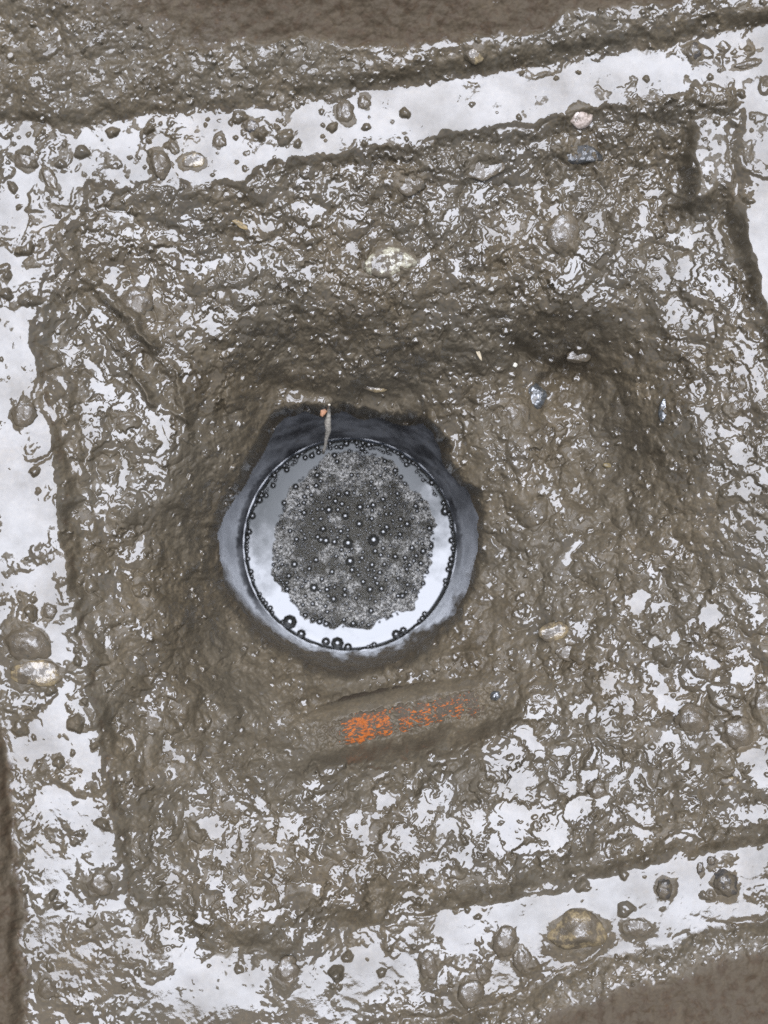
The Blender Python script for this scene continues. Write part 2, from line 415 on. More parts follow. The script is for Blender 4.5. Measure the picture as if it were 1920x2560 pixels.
for k in range(3400):                       # pebbles lying in the slurry of the ledges
    u, v = random.uniform(-30, 1950), random.uniform(-30, 2590)
    if pick(M_LEDGE, u, v) < 0.5:
        continue
    dens = 0.95 if (v < 420 and u < 950) else 0.24
    if random.random() > dens:
        continue
    s = max(4.5, min(22, 5.0 / (random.random() + 0.14) ** 0.85))
    stamp(ML, u, v, s, s * random.uniform(0.55, 1), random.uniform(0, 3.14), s * 0.36 * random.uniform(0.7, 1.3), keep=0.9, p=0.6)
leftl = sample(M_LEFT, U, V)
ML = ML + leftl * 1.5 * fbm(U * 0.42 + 9 * w1, V + 9 * w2 + 0.18 * U, 46, 2, 49)
ML = ML + 0.6 + 0.45 * fbm(U, V, 12, 2, 43)
wave = 0.3 * fbm(U, V, 210, 2, 44) + 0.12 * fbm(LU, LV, 40, 2, 48)
DL = smax(ML, wave, 0.9)
filmL = sstep(0.35, -0.35, ML - wave)

# ---- patches of standing slurry film on the mud of the pit, ragged outlines: (u, v, a, b, turn)
PATCH = [
 (480,655,74,15,0),(452,640,60,14,10),(405,1050,36,46,-20),(440,1075,44,16,28),(395,1115,16,30,10),(249,970,42,18,20),(231,1016,44,15,15),(225,915,38,12,25),(284,877,46,9,38),(240,800,22,26,10),(440,915,44,15,35),(470,950,26,10,30),
 (527,1010,22,22,0),(538,947,22,20,0),(307,1180,15,36,-10),(312,1262,32,10,-5),(382,1164,28,8,10),(532,816,36,26,30),(500,790,22,12,20),(330,728,36,14,-15),(360,700,20,10,0),(230,1075,24,12,30),(220,1130,14,22,0),(320,1100,26,8,10),
 (120,640,10,30,10),(180,760,10,30,0),(300,600,34,10,20),(330,640,40,9,25),(420,575,52,9,12),(640,560,36,30,0),(700,600,30,14,0),(770,520,40,20,10),(850,480,26,30,-35),(880,430,30,10,-15),(990,395,44,7,-14),
 (1000,450,30,14,-30),(1060,440,20,12,0),(880,620,30,12,30),(700,690,12,40,-20),(780,680,30,20,0),(820,690,14,26,0),(620,740,30,18,30),(560,790,26,12,30),(520,760,12,22,0),
 (1429,692,34,50,15),(1400,725,26,14,-10),(1450,640,14,36,10),(1380,742,16,34,25),(1470,740,20,14,0),(1568,700,9,30,-10),(1555,640,10,34,-8),(1712,675,24,26,0),(1793,704,34,36,20),(1745,690,16,30,0),(1680,785,30,34,10),(1710,800,30,20,0),(1650,520,16,26,15),(1640,480,34,10,0),
 (1740,590,36,14,-30),(1800,600,14,36,-5),(1735,960,22,16,0),(1863,871,18,46,-20),(1897,964,18,50,-15),(1759,1039,20,22,30),(1776,1091,12,36,10),(1857,1132,40,26,-15),(1830,1155,24,18,0),(1863,1219,46,20,0),(1910,1210,20,30,0),(1845,1040,30,12,0),(1800,920,30,12,0),(1850,930,22,14,0),(1780,1155,14,14,40),
 (1870,1290,14,26,0),(1905,1330,18,34,0),(1800,830,12,22,0),(1365,1091,22,14,0),(1420,1065,7,30,-10),(1360,1130,34,6,-12),(1400,1150,26,6,10),(1385,1172,22,16,0),(1290,990,14,10,0),(1250,1060,12,22,30),(1170,1060,14,20,20),(1440,1220,16,9,-20),
 (1666,1737,20,56,-32),(1455,1772,16,18,20),(1319,1795,36,8,-8),(1250,1885,34,50,-10),(1280,1960,44,40,10),(1330,1858,20,48,-38),(1562,1766,20,24,0),(1515,1708,18,34,10),(1391,1688,22,13,-15),(1504,1646,14,8,-10),(1041,1700,15,10,0),(1066,1692,9,8,0),
 (1767,1653,34,12,20),(1782,1540,24,20,0),(1597,1500,26,24,30),(1677,1595,16,14,30),(1724,1601,18,9,10),(1620,1462,10,8,0),(1652,1312,7,14,-5),(1886,1870,34,44,-30),(1830,1760,30,12,25),(1850,1690,24,16,0),(1840,1640,20,14,0),
 (1470,2020,50,26,-20),(1430,1970,12,56,0),(1530,1960,12,50,25),(1480,1930,20,20,0),(1272,2070,36,46,0),(1382,2076,30,46,-15),(1330,2040,26,24,0),(1597,2036,42,14,35),(1863,2041,60,20,-12),(1602,2085,18,14,0),(1544,2088,26,10,-10),
 (1197,2060,14,60,5),(1245,2120,22,30,0),(1058,2024,22,48,15),(1116,2070,20,20,0),(995,2105,36,36,0),(1087,2163,48,10,5),(1168,2134,18,36,10),(1041,2232,36,18,0),(1010,2265,30,10,0),(1330,2120,40,10,5),
 (428,2209,18,15,0),(457,2354,36,60,0),(440,2300,30,26,0),(500,2420,24,40,0),(567,2256,9,38,-8),(690,2290,44,10,10),(573,2128,14,40,22),(619,2094,8,22,-10),(718,2065,24,24,0),(677,2111,18,14,0),(746,2108,12,12,0),
 (781,1949,16,34,20),(903,2180,30,36,-25),(857,2256,50,14,-10),(775,2314,60,12,-25),(509,2290,20,16,0),(492,2036,24,8,-30),(341,1972,26,9,0),(530,2064,20,18,30),(405,2080,10,30,20),(640,2250,14,20,0),(830,2230,14,40,30),
 (440,1900,14,9,0),(434,1860,12,20,0),(305,1815,8,20,-10),(400,1700,18,8,0),(452,1562,14,10,0),(444,1598,9,22,-15),(350,1575,14,20,0),(432,1438,7,9,0),(333,1318,20,9,-10),(385,1375,14,16,0),(380,1290,9,14,0),
 (850,1905,46,9,-14),(800,1960,30,14,0),(660,2010,14,24,0),(740,1880,14,9,0),(950,1945,22,12,10),(880,2060,12,30,20),(960,2010,16,20,0),(1090,1905,20,14,0),
]
patch = np.zeros_like(U)
Z0 = zb + gr + D
Zlow = blur(Z0, 9, 2)
shelf_w = np.zeros_like(U); shelf_z = np.zeros_like(U)
RFU, RFV = U + 20 * w1 + 12 * w3 + 4 * fbm(U, V, 7, 1, 51), V + 20 * w2 + 12 * w4 + 4 * fbm(U, V, 7, 1, 52)
for (pu, pv, a, b, t) in PATCH:
    if pv > 1700:
        a, b = a * 1.18, b * 1.18
    r = max(a, b) + 40
    i0, i1, j0, j1 = iv(pv - r), iv(pv + r), iu(pu - r), iu(pu + r)
    if i1 - i0 < 2 or j1 - j0 < 2:
        continue
    x, y = RFU[i0:i1, j0:j1] - pu, RFV[i0:i1, j0:j1] - pv
    c, s = math.cos(R(t)), math.sin(R(t))
    rr = np.hypot((x * c + y * s) / a, (-x * s + y * c) / b)
    patch[i0:i1, j0:j1] = np.maximum(patch[i0:i1, j0:j1], sstep(1.12, 0.92, rr))
    sw = sstep(1.45, 0.95, rr)
    if len(x):
        zc = float(np.average(Zlow[i0:i1, j0:j1], weights=sw + 1e-6))
        better = sw > shelf_w[i0:i1, j0:j1]
        lev = zc + 0.34 * (Zlow[i0:i1, j0:j1] - zc)
        shelf_z[i0:i1, j0:j1] = np.where(better, lev, shelf_z[i0:i1, j0:j1])
        shelf_w[i0:i1, j0:j1] = np.maximum(shelf_w[i0:i1, j0:j1], sw)
# scattered film everywhere else, in the share given by CHAR
nz = fbm(LU, LV, 52, 3, 61, 0.6)
thr = np.interp(FILM, [0, .05, .15, .3, .5, .7], [1.3, .85, .62, .40, .18, -.08])
film0 = sstep(thr - 0.03, thr + 0.07, nz) * 0.9
film = np.maximum(patch, film0 * (FILM > 0.01)) * pit

# film lies smooth: level it over its own low frequencies
Dlow = blur(D, 9, 2)
D = D * (1 - 0.86 * film) + (Dlow * 0.55 + 0.4) * 0.86 * film
shelf_w *= pit * (0.62 + 0.38 * sstep(-0.3, 0.25, fbm(LU, LV, 36, 3, 63)))
D = D * (1 - 0.85 * shelf_w) + 0.85 * shelf_w * (shelf_z - zb - gr + 0.6 * fbm(LU, LV, 46, 2, 62) + 0.25 * fbm(U, V, 15, 1, 64))
# flooded ledge and slab take over inside the frame
DS = 0.9 * fbm(LU, LV, 40, 2, 71) + 0.5 * fbm(U, V, 14, 2, 72)
filmS = sstep(0.35, -0.1, DS)
D = D * (1 - ledge) + DL * ledge
D = D * (1 - slab) + np.maximum(DS, 0.05) * slab
# raised outer rim: crumbly mud, no standing film; smoother iron-stained mud farther out
d_t, d_b, d_l = sample(d_top, EU, EV), sample(d_bot, EU, EV), sample(d_left, EU, EV)
et = sample(e_top, EU, EV)
crumb = 4.5 * (worley(LU, LV, 75, 81) - 0.4) + 2.6 * (worley(LU + 9 * w3, LV + 9 * w4, 34, 82) - 0.4) + 1.2 * (worley(U, V, 15, 83) - 0.4) + 2.0 * fbm(U, V, 60, 2, 83)
smooth = 3.2 * fbm(U, V, 80, 3, 84) + 2.2 * (worley(LU, LV, 48, 84) - 0.4) + 0.9 * (worley(U + 5 * w3, V + 5 * w4, 17, 85) - 0.4) + 0.35 * fbm(U, V, 8, 1, 85)
far_b = sstep(60, 110, d_b) * m_ob
far_o = np.clip(np.maximum.reduce([et * m_ot * sstep(300, 900, U + 2.2 * (140 - V)), far_b, m_ol]), 0, 1)
DO = crumb * (1 - far_o) + smooth * far_o
D = D * (1 - outer) + DO * outer
rimfilm = outer * sstep(0.25, 0.55, fbm(LU, LV, 26, 2, 86)) * (1 - far_o) * np.maximum(sstep(0, -60, d_t - 150) * 0 + (m_ot * sstep(700, 1000, U)), m_ob * 0.8)
edge_wet = m_ot * np.exp(-((sample(d_top, U, V) - np.interp(U, [0, 950, 1300, 1400, 1900], [150, 78, 74, 105, 70])) / 26) ** 2) * sstep(880, 960, U)
rimfilm = np.clip(np.maximum(rimfilm * 0.8, edge_wet * sstep(-.25, .1, fbm(LU, LV, 30, 2, 87))), 0, 1)
D = D * (1 - 0.6 * rimfilm) + 0.6 * rimfilm * (blur(D, 8, 2) * 0.6)

D[:] = D * (1 - 0.85 * sstep(0.02, 0.3, mouth) * 0.5)
zz = zb + gr * (1 - 0.0 * ledge) + D
# lip: the mud curls over into the pipe
zz = zz - (22 + 42 * sstep(1330, 1180, V)) * sstep(0.16, 0.62, lip)
gl = fbm(U, V, 11, 2, 95) + 0.5 * fine + 0.35 * fbm(U, V, 90, 2, 96)
gden = np.clip(GRIT / 1.9, 0, 1) * pit * (1 - 0.75 * sstep(0.02, 0.4, lip)) * np.clip(FILM * 3.2 + 0.25, 0, 1) + 0.62 * outer * (1 - far_o) + 0.5 * ledge
gthr = np.interp(gden, [0, .2, .5, 1], [1.1, .72, .48, .28])
GLINT = sstep(gthr, gthr + 0.10, gl)
SPK = np.zeros_like(U)
CLUMP = 0.5 + 0.5 * fbm(RUU, RVV, 60, 3, 191)
GU1, GV1 = U + 4.5 * fbm(U, V, 9, 1, 192) + 3 * w3, V + 4.5 * fbm(U, V, 9, 1, 193) + 3 * w4
FARR = np.clip(M_OT * e_top * sstep(300, 900, RUU + 2.2 * (140 - RVV)) + M_OL + M_OB * sstep(60, 110, d_bot), 0, 1)
for k in range(22000):
    u, v = random.uniform(-20, 1940), random.uniform(-20, 2580)
    g = pick(GRR, u, v)
    lg = pick(M_LEDGE, u, v)
    if lg > 0.5 or pick(M_MOUTH, u, v) > 0.3 or pick(FARR, u, v) > 0.3 or random.random() > (0.13 + 0.40 * g) * min(1.0, max(0.10, 2.6 * pick(CLUMP, u, v) - 0.62)):
        continue
    r = 3.4 + 7.5 * random.random() ** 2.8
    i0, i1, j0, j1 = iv(v - r), iv(v + r), iu(u - r), iu(u + r)
    if i1 - i0 < 2 or j1 - j0 < 2:
        continue
    x, y = GU1[i0:i1, j0:j1] - u, GV1[i0:i1, j0:j1] - v
    t = random.uniform(0, 3.14); c, sn = math.cos(t), math.sin(t)
    q = np.clip(1 - ((x * c + y * sn) ** 2 + ((y * c - x * sn) / random.uniform(0.35, 1.0)) ** 2) / (r * r), 0, 1)
    W = zz[i0:i1, j0:j1]
    m = sstep(0.0, 0.55, q * random.uniform(0.8, 1.3))
    lev = float(W.mean()) + 0.42 * r * random.uniform(0.15, 0.5) + 0.16 * (random.gauss(0, 1) * (U[i0:i1, j0:j1] - u) + random.gauss(0, 1) * (V[i0:i1, j0:j1] - v)) * 0.42 + 0.10 * r * q
    zz[i0:i1, j0:j1] = W * (1 - m) + lev * m
    SPK[i0:i1, j0:j1] = np.maximum(SPK[i0:i1, j0:j1], sstep(0.1, 0.5, q))
SPK *= 1 - 0.9 * far_o
FILMV = np.clip(film * (1 - ledge - outer) + filmL * ledge + filmS * slab * (1 - ledge) + rimfilm, 0, 1)
damp = sstep(-0.06, 0.30, fbm(LU, LV, 58, 3, 161, 0.6) + np.clip(FILM - 0.26, -0.25, 0.3) * 1.2 + 0.16 * sstep(1000, 800, V) - 0.10 * sstep(1650, 1850, V))
WETV = np.maximum.reduce([FILMV, GLINT, SPK, 0.85 * damp * pit, 0.9 * ledge * sstep(-0.25, 0.1, fbm(LU, LV, 30, 3, 164)), 0.55 * sstep(.05, .5, fbm(LU, LV, 40, 3, 162)) * outer * (1 - far_o)])
WETV *= 1 - 0.9 * far_o * (1 - 0.55 * sstep(0.15, 0.45, fbm(LU, LV, 34, 3, 163)))

# ------------------------------------------------------------------ stones: (name, u, v, a, b, turn, height, kind, label)
STONES = [
 ('rock', 1446, 2325, 76, 54, -6, 0.9, 'tan', 'large angular tan rock in the puddle of the bottom ledge'),
 ('stone', 1261, 2354, 31, 42, 10, 0.9, 'mud', 'oval mud-coated stone just beside the large tan rock, toward the flooded corner'),
 ('stone', 1307, 2398, 26, 38, -20, 0.7, 'mud', 'low muddy stone touching the lower edge of the large tan rock'),
 ('stone', 1073, 2412, 28, 40, -15, 0.9, 'mud', 'tall oval pebble in the bottom ledge water, two stones along from the tan rock'),
 ('stone', 1209, 2432, 20, 23, 0, 0.9, 'mud', 'small round pebble below the oval stone beside the tan rock'),
 ('stone', 1174, 2480, 36, 42, 20, 0.7, 'mud', 'broad brown stone at the outer edge of the bottom ledge'),
 ('stone', 1660, 2221, 22, 28, 0, 1.0, 'dark', 'dark egg-shaped pebble alone in clear water of the bottom ledge'),
 ('stone', 1813, 2209, 32, 38, -35, 1.0, 'dark', 'rounded dark stone at the clear end of the bottom ledge'),
 ('pebble', 1779, 2152, 13, 12, 0, 1.0, 'dark', 'tiny round pebble above the rounded dark stone on the bottom ledge'),
 ('pebble', 1750, 2169, 9, 16, 10, 1.0, 'dark', 'thin upright pebble beside the tiny round one on the bottom ledge'),
 ('pebble', 1776, 2238, 14, 14, 0, 0.9, 'mud', 'small knobbly pebble left of the rounded dark stone on the bottom ledge'),
 ('stone', 1597, 2318, 38, 26, 10, 0.7, 'mud', 'lumpy muddy stone past the tan rock on the outer side of the bottom ledge'),
 ('stone', 249, 2209, 36, 32, 0, 0.9, 'mud', 'round muddy stone in the lower part of the long side ledge'),
 ('stone', 119, 2470, 26, 32, 15, 0.8, 'mud', 'muddy stone near the flooded lower corner, closest to the dark iron rim'),
 ('stone', 718, 2435, 30, 42, -5, 0.8, 'mud', 'upright muddy stone between water threads near the bottom edge'),
 ('boulder', 66, 1604, 66, 54, 10, 0.75, 'mud', 'big rounded mud-covered stone on the long side ledge'),
 ('stone', 92, 1684, 66, 38, 0, 0.5, 'tan', 'glittering broken stone right below the big rounded stone on the side ledge'),
 ('stone', 124, 1529, 18, 20, 0, 0.9, 'mud', 'small ring-edged pebble right above the big rounded stone on the side ledge'),
 ('stone', 58, 1033, 30, 40, 5, 0.8, 'mud', 'oval pebble ringed by mud in the upper side ledge'),
 ('stone', 399, 408, 26, 38, -8, 1.0, 'mud', 'upright dark brown stone standing in the top ledge water'),
 ('stone', 434, 368, 13, 24, -25, 0.9, 'mud', 'narrow tilted pebble leaning by the upright dark brown stone'),
 ('stone', 483, 402, 30, 22, -10, 0.3, 'tan', 'flat brown stone with a pale end on the top ledge'),
 ('stone', 124, 445, 17, 36, -25, 0.8, 'mud', 'long tilted stone in the flooded upper corner'),
 ('stone', 64, 398, 34, 26, 20, 0.7, 'mud', 'wide lumpy stone at the flooded upper corner beside the long tilted one'),
 ('stone', 628, 315, 22, 17, 15, 0.8, 'dark', 'dark oval pebble in the middle of the top ledge'),
 ('stone', 550, 353, 18, 18, 0, 0.8, 'mud', 'rounded pebble between the dark oval pebble and the flat brown stone'),
 ('stone', 862, 278, 24, 30, 0, 0.8, 'mud', 'muddy pebble by the outer edge of the top ledge, before the clear water'),
 ('stone', 911, 255, 18, 19, 0, 0.8, 'mud', 'round pebble against the rim where the top ledge water turns clear'),
 ('stone', 1449, 290, 32, 36, 25, 1.0, 'pale', 'pale pinkish stone perched at the inner edge of the top ledge'),
 ('slate', 1450, 384, 60, 30, 8, 0.95, 'slate', 'dark grey slate lying under the pale pinkish stone'),
 ('stone', 1186, 133, 27, 27, 0, 0.8, 'tan', 'tan stone stuck in the raised rim above the top ledge'),
 ('stone', 1735, 127, 20, 22, 0, 0.8, 'dark', 'dark pebble in the wet upper corner near the top rim'),
 ('stone', 1868, 159, 40, 13, -14, 0.8, 'mud', 'long thin stone like a finger in the wet upper corner'),
 ('stone', 1405, 582, 47, 50, 0, 0.7, 'mud', 'round disc-like stone rimmed with water on the upper slope'),
 ('stone', 1024, 452, 42, 34, 0, 0.6, 'mud', 'rounded lumpy stone under the inner edge of the top ledge'),
 ('stone', 1209, 418, 50, 30, -12, 0.3, 'mud', 'flat muddy stone on the upper slope before the slate'),
 ('stone', 1680, 564, 21, 20, 0, 0.9, 'mud', 'small brown stone at the foot of the groove by the flat block'),
 ('stone', 341, 756, 40, 40, 20, 0.7, 'mud', 'rounded clod-like stone on the slope below the flooded upper corner'),
 ('stone', 315, 1057, 27, 18, -8, 0.7, 'mud', 'small muddy stone on the smooth slope beside the star-shaped puddle'),
 ('rock', 972, 655, 72, 38, -8, 0.55, 'cream', 'pale cream chalky rock in the upper slope above the drain'),
 ('stone', 937, 964, 40, 18, 5, 0.8, 'tan', 'tan stone in the dark wall right above the drain opening'),
 ('stone', 1284, 1039, 44, 44, 0, 0.6, 'mud', 'rounded muddy stone on the mound beside the drain opening'),
 ('stone', 1339, 990, 27, 30, 0, 0.8, 'wet', 'shiny wet grey stone beside the dark hollow'),
 ('stone', 1452, 887, 36, 19, -10, 0.7, 'mud', 'muddy stone at the top of the dark hollow'),
 ('stone', 1660, 1024, 13, 32, 8, 0.8, 'wet', 'narrow shiny stone on the slope past the dark hollow'),
 ('stone', 1382, 1581, 40, 26, -18, 0.45, 'tan', 'crackled tan stone low on the slope, opposite the dark hollow'),
 ('stone', 1423, 1634, 31, 19, 8, 0.5, 'mud', 'smooth muddy stone tucked under the crackled tan stone'),
 ('stone', 1240, 1740, 14, 13, 0, 1.0, 'wet', 'small shiny black pebble at the end of the orange pipe'),
 ('stone', 1735, 1801, 44, 40, 10, 0.7, 'mud', 'big muddy stone on the lower slope, inner one of three'),
 ('stone', 1845, 1832, 46, 42, -10, 0.7, 'mud', 'big muddy stone on the lower slope, middle one of three'),
 ('stone', 1908, 1760, 30, 44, 0, 0.7, 'mud', 'big muddy stone on the lower slope at the picture edge'),
 ('stone', 1822, 1955, 28, 15, 8, 0.8, 'tan', 'small tan stone in the slurry under the three big muddy stones'),
 ('stone', 1495, 1975, 24, 26, 0, 0.9, 'mud', 'round stone ringed by a puddle on the lower slope'),
]
FK = 0.42
# where a stone sits, the mud is drawn up around it a little (meniscus)
for (n, u, v, a, b, t, h, k, l) in STONES:
    r = 2.0 * max(a, b)
    sl = np.s_[iv(v - r):iv(v + r), iu(u - r):iu(u + r)]
    x, y = EU[sl] - u, EV[sl] - v
    c, q = math.cos(R(t)), math.sin(R(t))
    rr = np.hypot((x * c + y * q) / a, (-x * q + y * c) / b)
    zz[sl] += 0.12 * min(a, b) * FK * np.exp(-(np.clip(rr - 0.75, 0, 9) / 0.33) ** 2)
    WETV[sl] *= sstep(0.98, 1.08, rr)

# ------------------------------------------------------------------ plan position of every grid point and the meshes
def to_xy(u, v, zmm):
    d = CAM_H - zmm * 0.001
    return (u - 960.0) / FPX * d, (1280.0 - v) / FPX * d
zs = sample(ZBS, U, V)
X, Y = to_xy(U, V, zs)
Z = zz * 0.001
def depth_at(u, v):
    i, j = min(NV - 1, iv(v)), min(NU - 1, iu(u))
    return float(zz[i, j]), float(zs[i, j])
def surf(u, v, dz=0.0):
    z, s = depth_at(u, v)
    x, y = to_xy(u, v, s)
    return Vector((float(x), float(y), z * 0.001 + dz))

# the orange pipe lies just under the mud, a thin ragged coat of it worn away in places
_q = np.linspace(0.15, 0.85, 12)
_zl = [surf(730 + 570 * t, 1868 - 130 * t).z for t in _q]
_b, _a = np.polyfit(_q, _zl, 1)
OP0, OP1 = surf(730, 1868), surf(1300, 1738)
OP0.z, OP1.z = _a - 0.0065, _a + _b - 0.0065
ex = np.array(OP1 - OP0); OPL = float(np.linalg.norm(ex)); ex /= OPL
rx, ry = X - OP0.x, Y - OP0.y
hl = math.hypot(ex[0], ex[1])
al = (rx * ex[0] + ry * ex[1]) / hl / hl
pe = np.abs((-rx * ex[1] + ry * ex[0]) / hl)
top = OP0.z + al * ex[2] + np.sqrt(np.clip(0.036 ** 2 - pe ** 2, 0, 1)) - 0.036
q = al / OPL
cover = 0.001 * (0.25 + 0.9 * fbm(U, V, 30, 2, 141) + 1.9 * fbm(U, V, 9, 2, 142) - 0.15 * np.cos(q * 62)) \
    + 0.001 * np.interp(q, [-.1, .17, .26, .40, .47, .62, .72, .79, .87, 1.1], [8, 2.0, -1.2, -1.0, -0.4, -0.5, -0.3, -0.5, 1.6, 8]) + 0.002 * sstep(0.012, 0.024, pe)
mk = sstep(0.034, 0.010, pe + 0.008 * w1) * sstep(-0.02, 0.16, q) * sstep(1.02, 0.84, q)
Z = Z * (1 - mk) + (top + cover) * mk
hump = top + 0.0026 + 0.0008 * fbm(U, V, 20, 2, 143)
fl = sstep(0.013, 0.018, pe + 0.004 * w3) * (pe < 0.034) * sstep(-0.02, 0.04, q) * sstep(1.02, 0.96, q)
Z = np.where(fl > 0.02, np.maximum(Z, hump * fl + Z * (1 - fl)), Z)
WETV *= 1 - 0.95 * mk

# vertex normals of the whole sheet, so that neighbouring pieces shade without a seam
zz = Z * 1000
P3 = np.stack([X, Y, Z], -1)
du = np.zeros_like(P3); dv = np.zeros_like(P3)
du[:, 1:-1] = P3[:, 2:] - P3[:, :-2]; du[:, 0] = P3[:, 1] - P3[:, 0]; du[:, -1] = P3[:, -1] - P3[:, -2]
dv[1:-1] = P3[2:] - P3[:-2]; dv[0] = P3[1] - P3[0]; dv[-1] = P3[-1] - P3[-2]
NRM = np.cross(dv, du)
NRM /= np.linalg.norm(NRM, axis=-1, keepdims=True) + 1e-12

# rust and stain attribute: iron shows at the frame's edges
def near_edge(M):
    return np.clip(1 - np.abs(sample(M, EU, EV) - 0.5) * 2.4, 0, 1)
rust = np.clip(near_edge(M_LEFT) * sstep(700, 900, V) * 0.8 + near_edge(M_TOP) * 0.35 + far_o * 1.1 + near_edge(M_BOT) * 0.3, 0, 1) * sstep(-0.15, 0.5, fbm(U, V, 28, 3, 91))
tint = 0.5 + 0.5 * fbm(U, V, 260, 3, 92)
dry = np.clip(far_o * 0.6 + sstep(0.05, 0.3, mouth) * 0.3, 0, 1)

# ---- region of every face
fc = lambda a: 0.25 * (a[:-1, :-1] + a[1:, :-1] + a[:-1, 1:] + a[1:, 1:])
reg = np.zeros((NV - 1, NU - 1), np.int32)                       # 0 mud of the pit
ML4 = [sample(m, EU, EV) for m in (M_TOP, M_LEFT, M_BOT, M_RIGHT)]
best = np.argmax(np.stack([fc(m) for m in ML4]), 0)
reg = np.where(fc(ledge) > 0.42, 1 + best, reg)
reg = np.where((fc(slab) > 0.35) & (reg == 0), 5, reg)
reg = np.where(fc(m_ot) > 0.5, 6, reg)
reg = np.where(fc(m_ol) > 0.5, 7, reg)
reg = np.where(fc(m_ob) > 0.5, 8, reg)
wet = fc(FILMV) > 0.55
reg = np.where((reg >= 1) & (reg <= 4) & wet, reg + 10, reg)     # standing water on the ledges
cut = inpoly(fc(U + 9 * w1 + 1.5 * w3), fc(V + 9 * w2 + 1.5 * w4), MOUTH)
reg = np.where(cut, -1, reg)

def sheet(name, sel, mat, parent=None):
    I, J = np.nonzero(sel)
    idx = np.arange(NV * NU).reshape(NV, NU)
    q = np.stack([idx[I + 1, J], idx[I + 1, J + 1], idx[I, J + 1], idx[I, J]], -1)
    used, inv = np.unique(q, return_inverse=True)
    inv = inv.reshape(q.shape).astype(np.int32)
    me = bpy.data.meshes.new(name)
    me.vertices.add(len(used)); me.loops.add(inv.size); me.polygons.add(len(inv))
    me.vertices.foreach_set('co', P3.reshape(-1, 3)[used].astype(np.float32).ravel())
    me.loops.foreach_set('vertex_index', inv.ravel())
    me.polygons.foreach_set('loop_start', np.arange(0, inv.size, 4, dtype=np.int32))
    me.polygons.foreach_set('use_smooth', np.ones(len(inv), bool))
    me.update()
    for an, arr in (('film', WETV),  ('rust', rust), ('tint', tint), ('dry', dry)):
        at = me.attributes.new(an, 'FLOAT', 'POINT')
        at.data.foreach_set('value', arr.reshape(-1)[used].astype(np.float32))
    me.normals_split_custom_set_from_vertices(NRM.reshape(-1, 3)[used].astype(np.float32))
    o = bpy.data.objects.new(name, me)
    COL.objects.link(o)
    me.materials.append(mat)
    o.parent = parent
    return o

# ------------------------------------------------------------------ materials
def newmat(name):
    m = bpy.data.materials.new(name); m.use_nodes = True
    return m, m.node_tree.nodes, m.node_tree.links, m.node_tree.nodes['Principled BSDF']
def nd(N, t, **k):
    n = N.new(t)
    for a, b in k.items():
        setattr(n, a, b)
    return n
def noise(N, L, scale, detail=3, rough=0.55, vec=None):
    n = nd(N, 'ShaderNodeTexNoise')
    n.inputs['Scale'].default_value = scale; n.inputs['Detail'].default_value = detail; n.inputs['Roughness'].default_value = rough
    if vec is not None:
        L.new(vec, n.inputs['Vector'])
    return n
def ramp(N, L, src, stops):
    r = nd(N, 'ShaderNodeValToRGB')
    el = r.color_ramp.elements
    while len(el) < len(stops):
        el.new(0.5)
    for e, (p, c) in zip(el, stops):
        e.position = p; e.color = (*c, 1) if len(c) == 3 else c
    L.new(src, r.inputs[0])
    return r
def mixc(N, L, fac, a, b):
    m = nd(N, 'ShaderNodeMix', data_type='RGBA')
    for s, v in ((0, fac), (6, a), (7, b)):
        if isinstance(v, (tuple, float, int)):
            m.inputs[s].default_value = (*v, 1) if isinstance(v, tuple) else v
        else:
            L.new(v, m.inputs[s])
    return m.outputs[2]
def mapr(N, L, src, a, b, c, d):
    m = nd(N, 'ShaderNodeMapRange')
    for i, v in enumerate((a, b, c, d)):
        m.inputs[i + 1].default_value = v
    L.new(src, m.inputs[0])
    return m.outputs[0]
def attr(N, name):
    return nd(N, 'ShaderNodeAttribute', attribute_name=name).outputs['Fac']
def math2(N, L, op, a, b):
    m = nd(N, 'ShaderNodeMath', operation=op)
    for i, v in enumerate((a, b)):
        if isinstance(v, (int, float)):
            m.inputs[i].default_value = v
        else:
            L.new(v, m.inputs[i])
    return m.outputs[0]

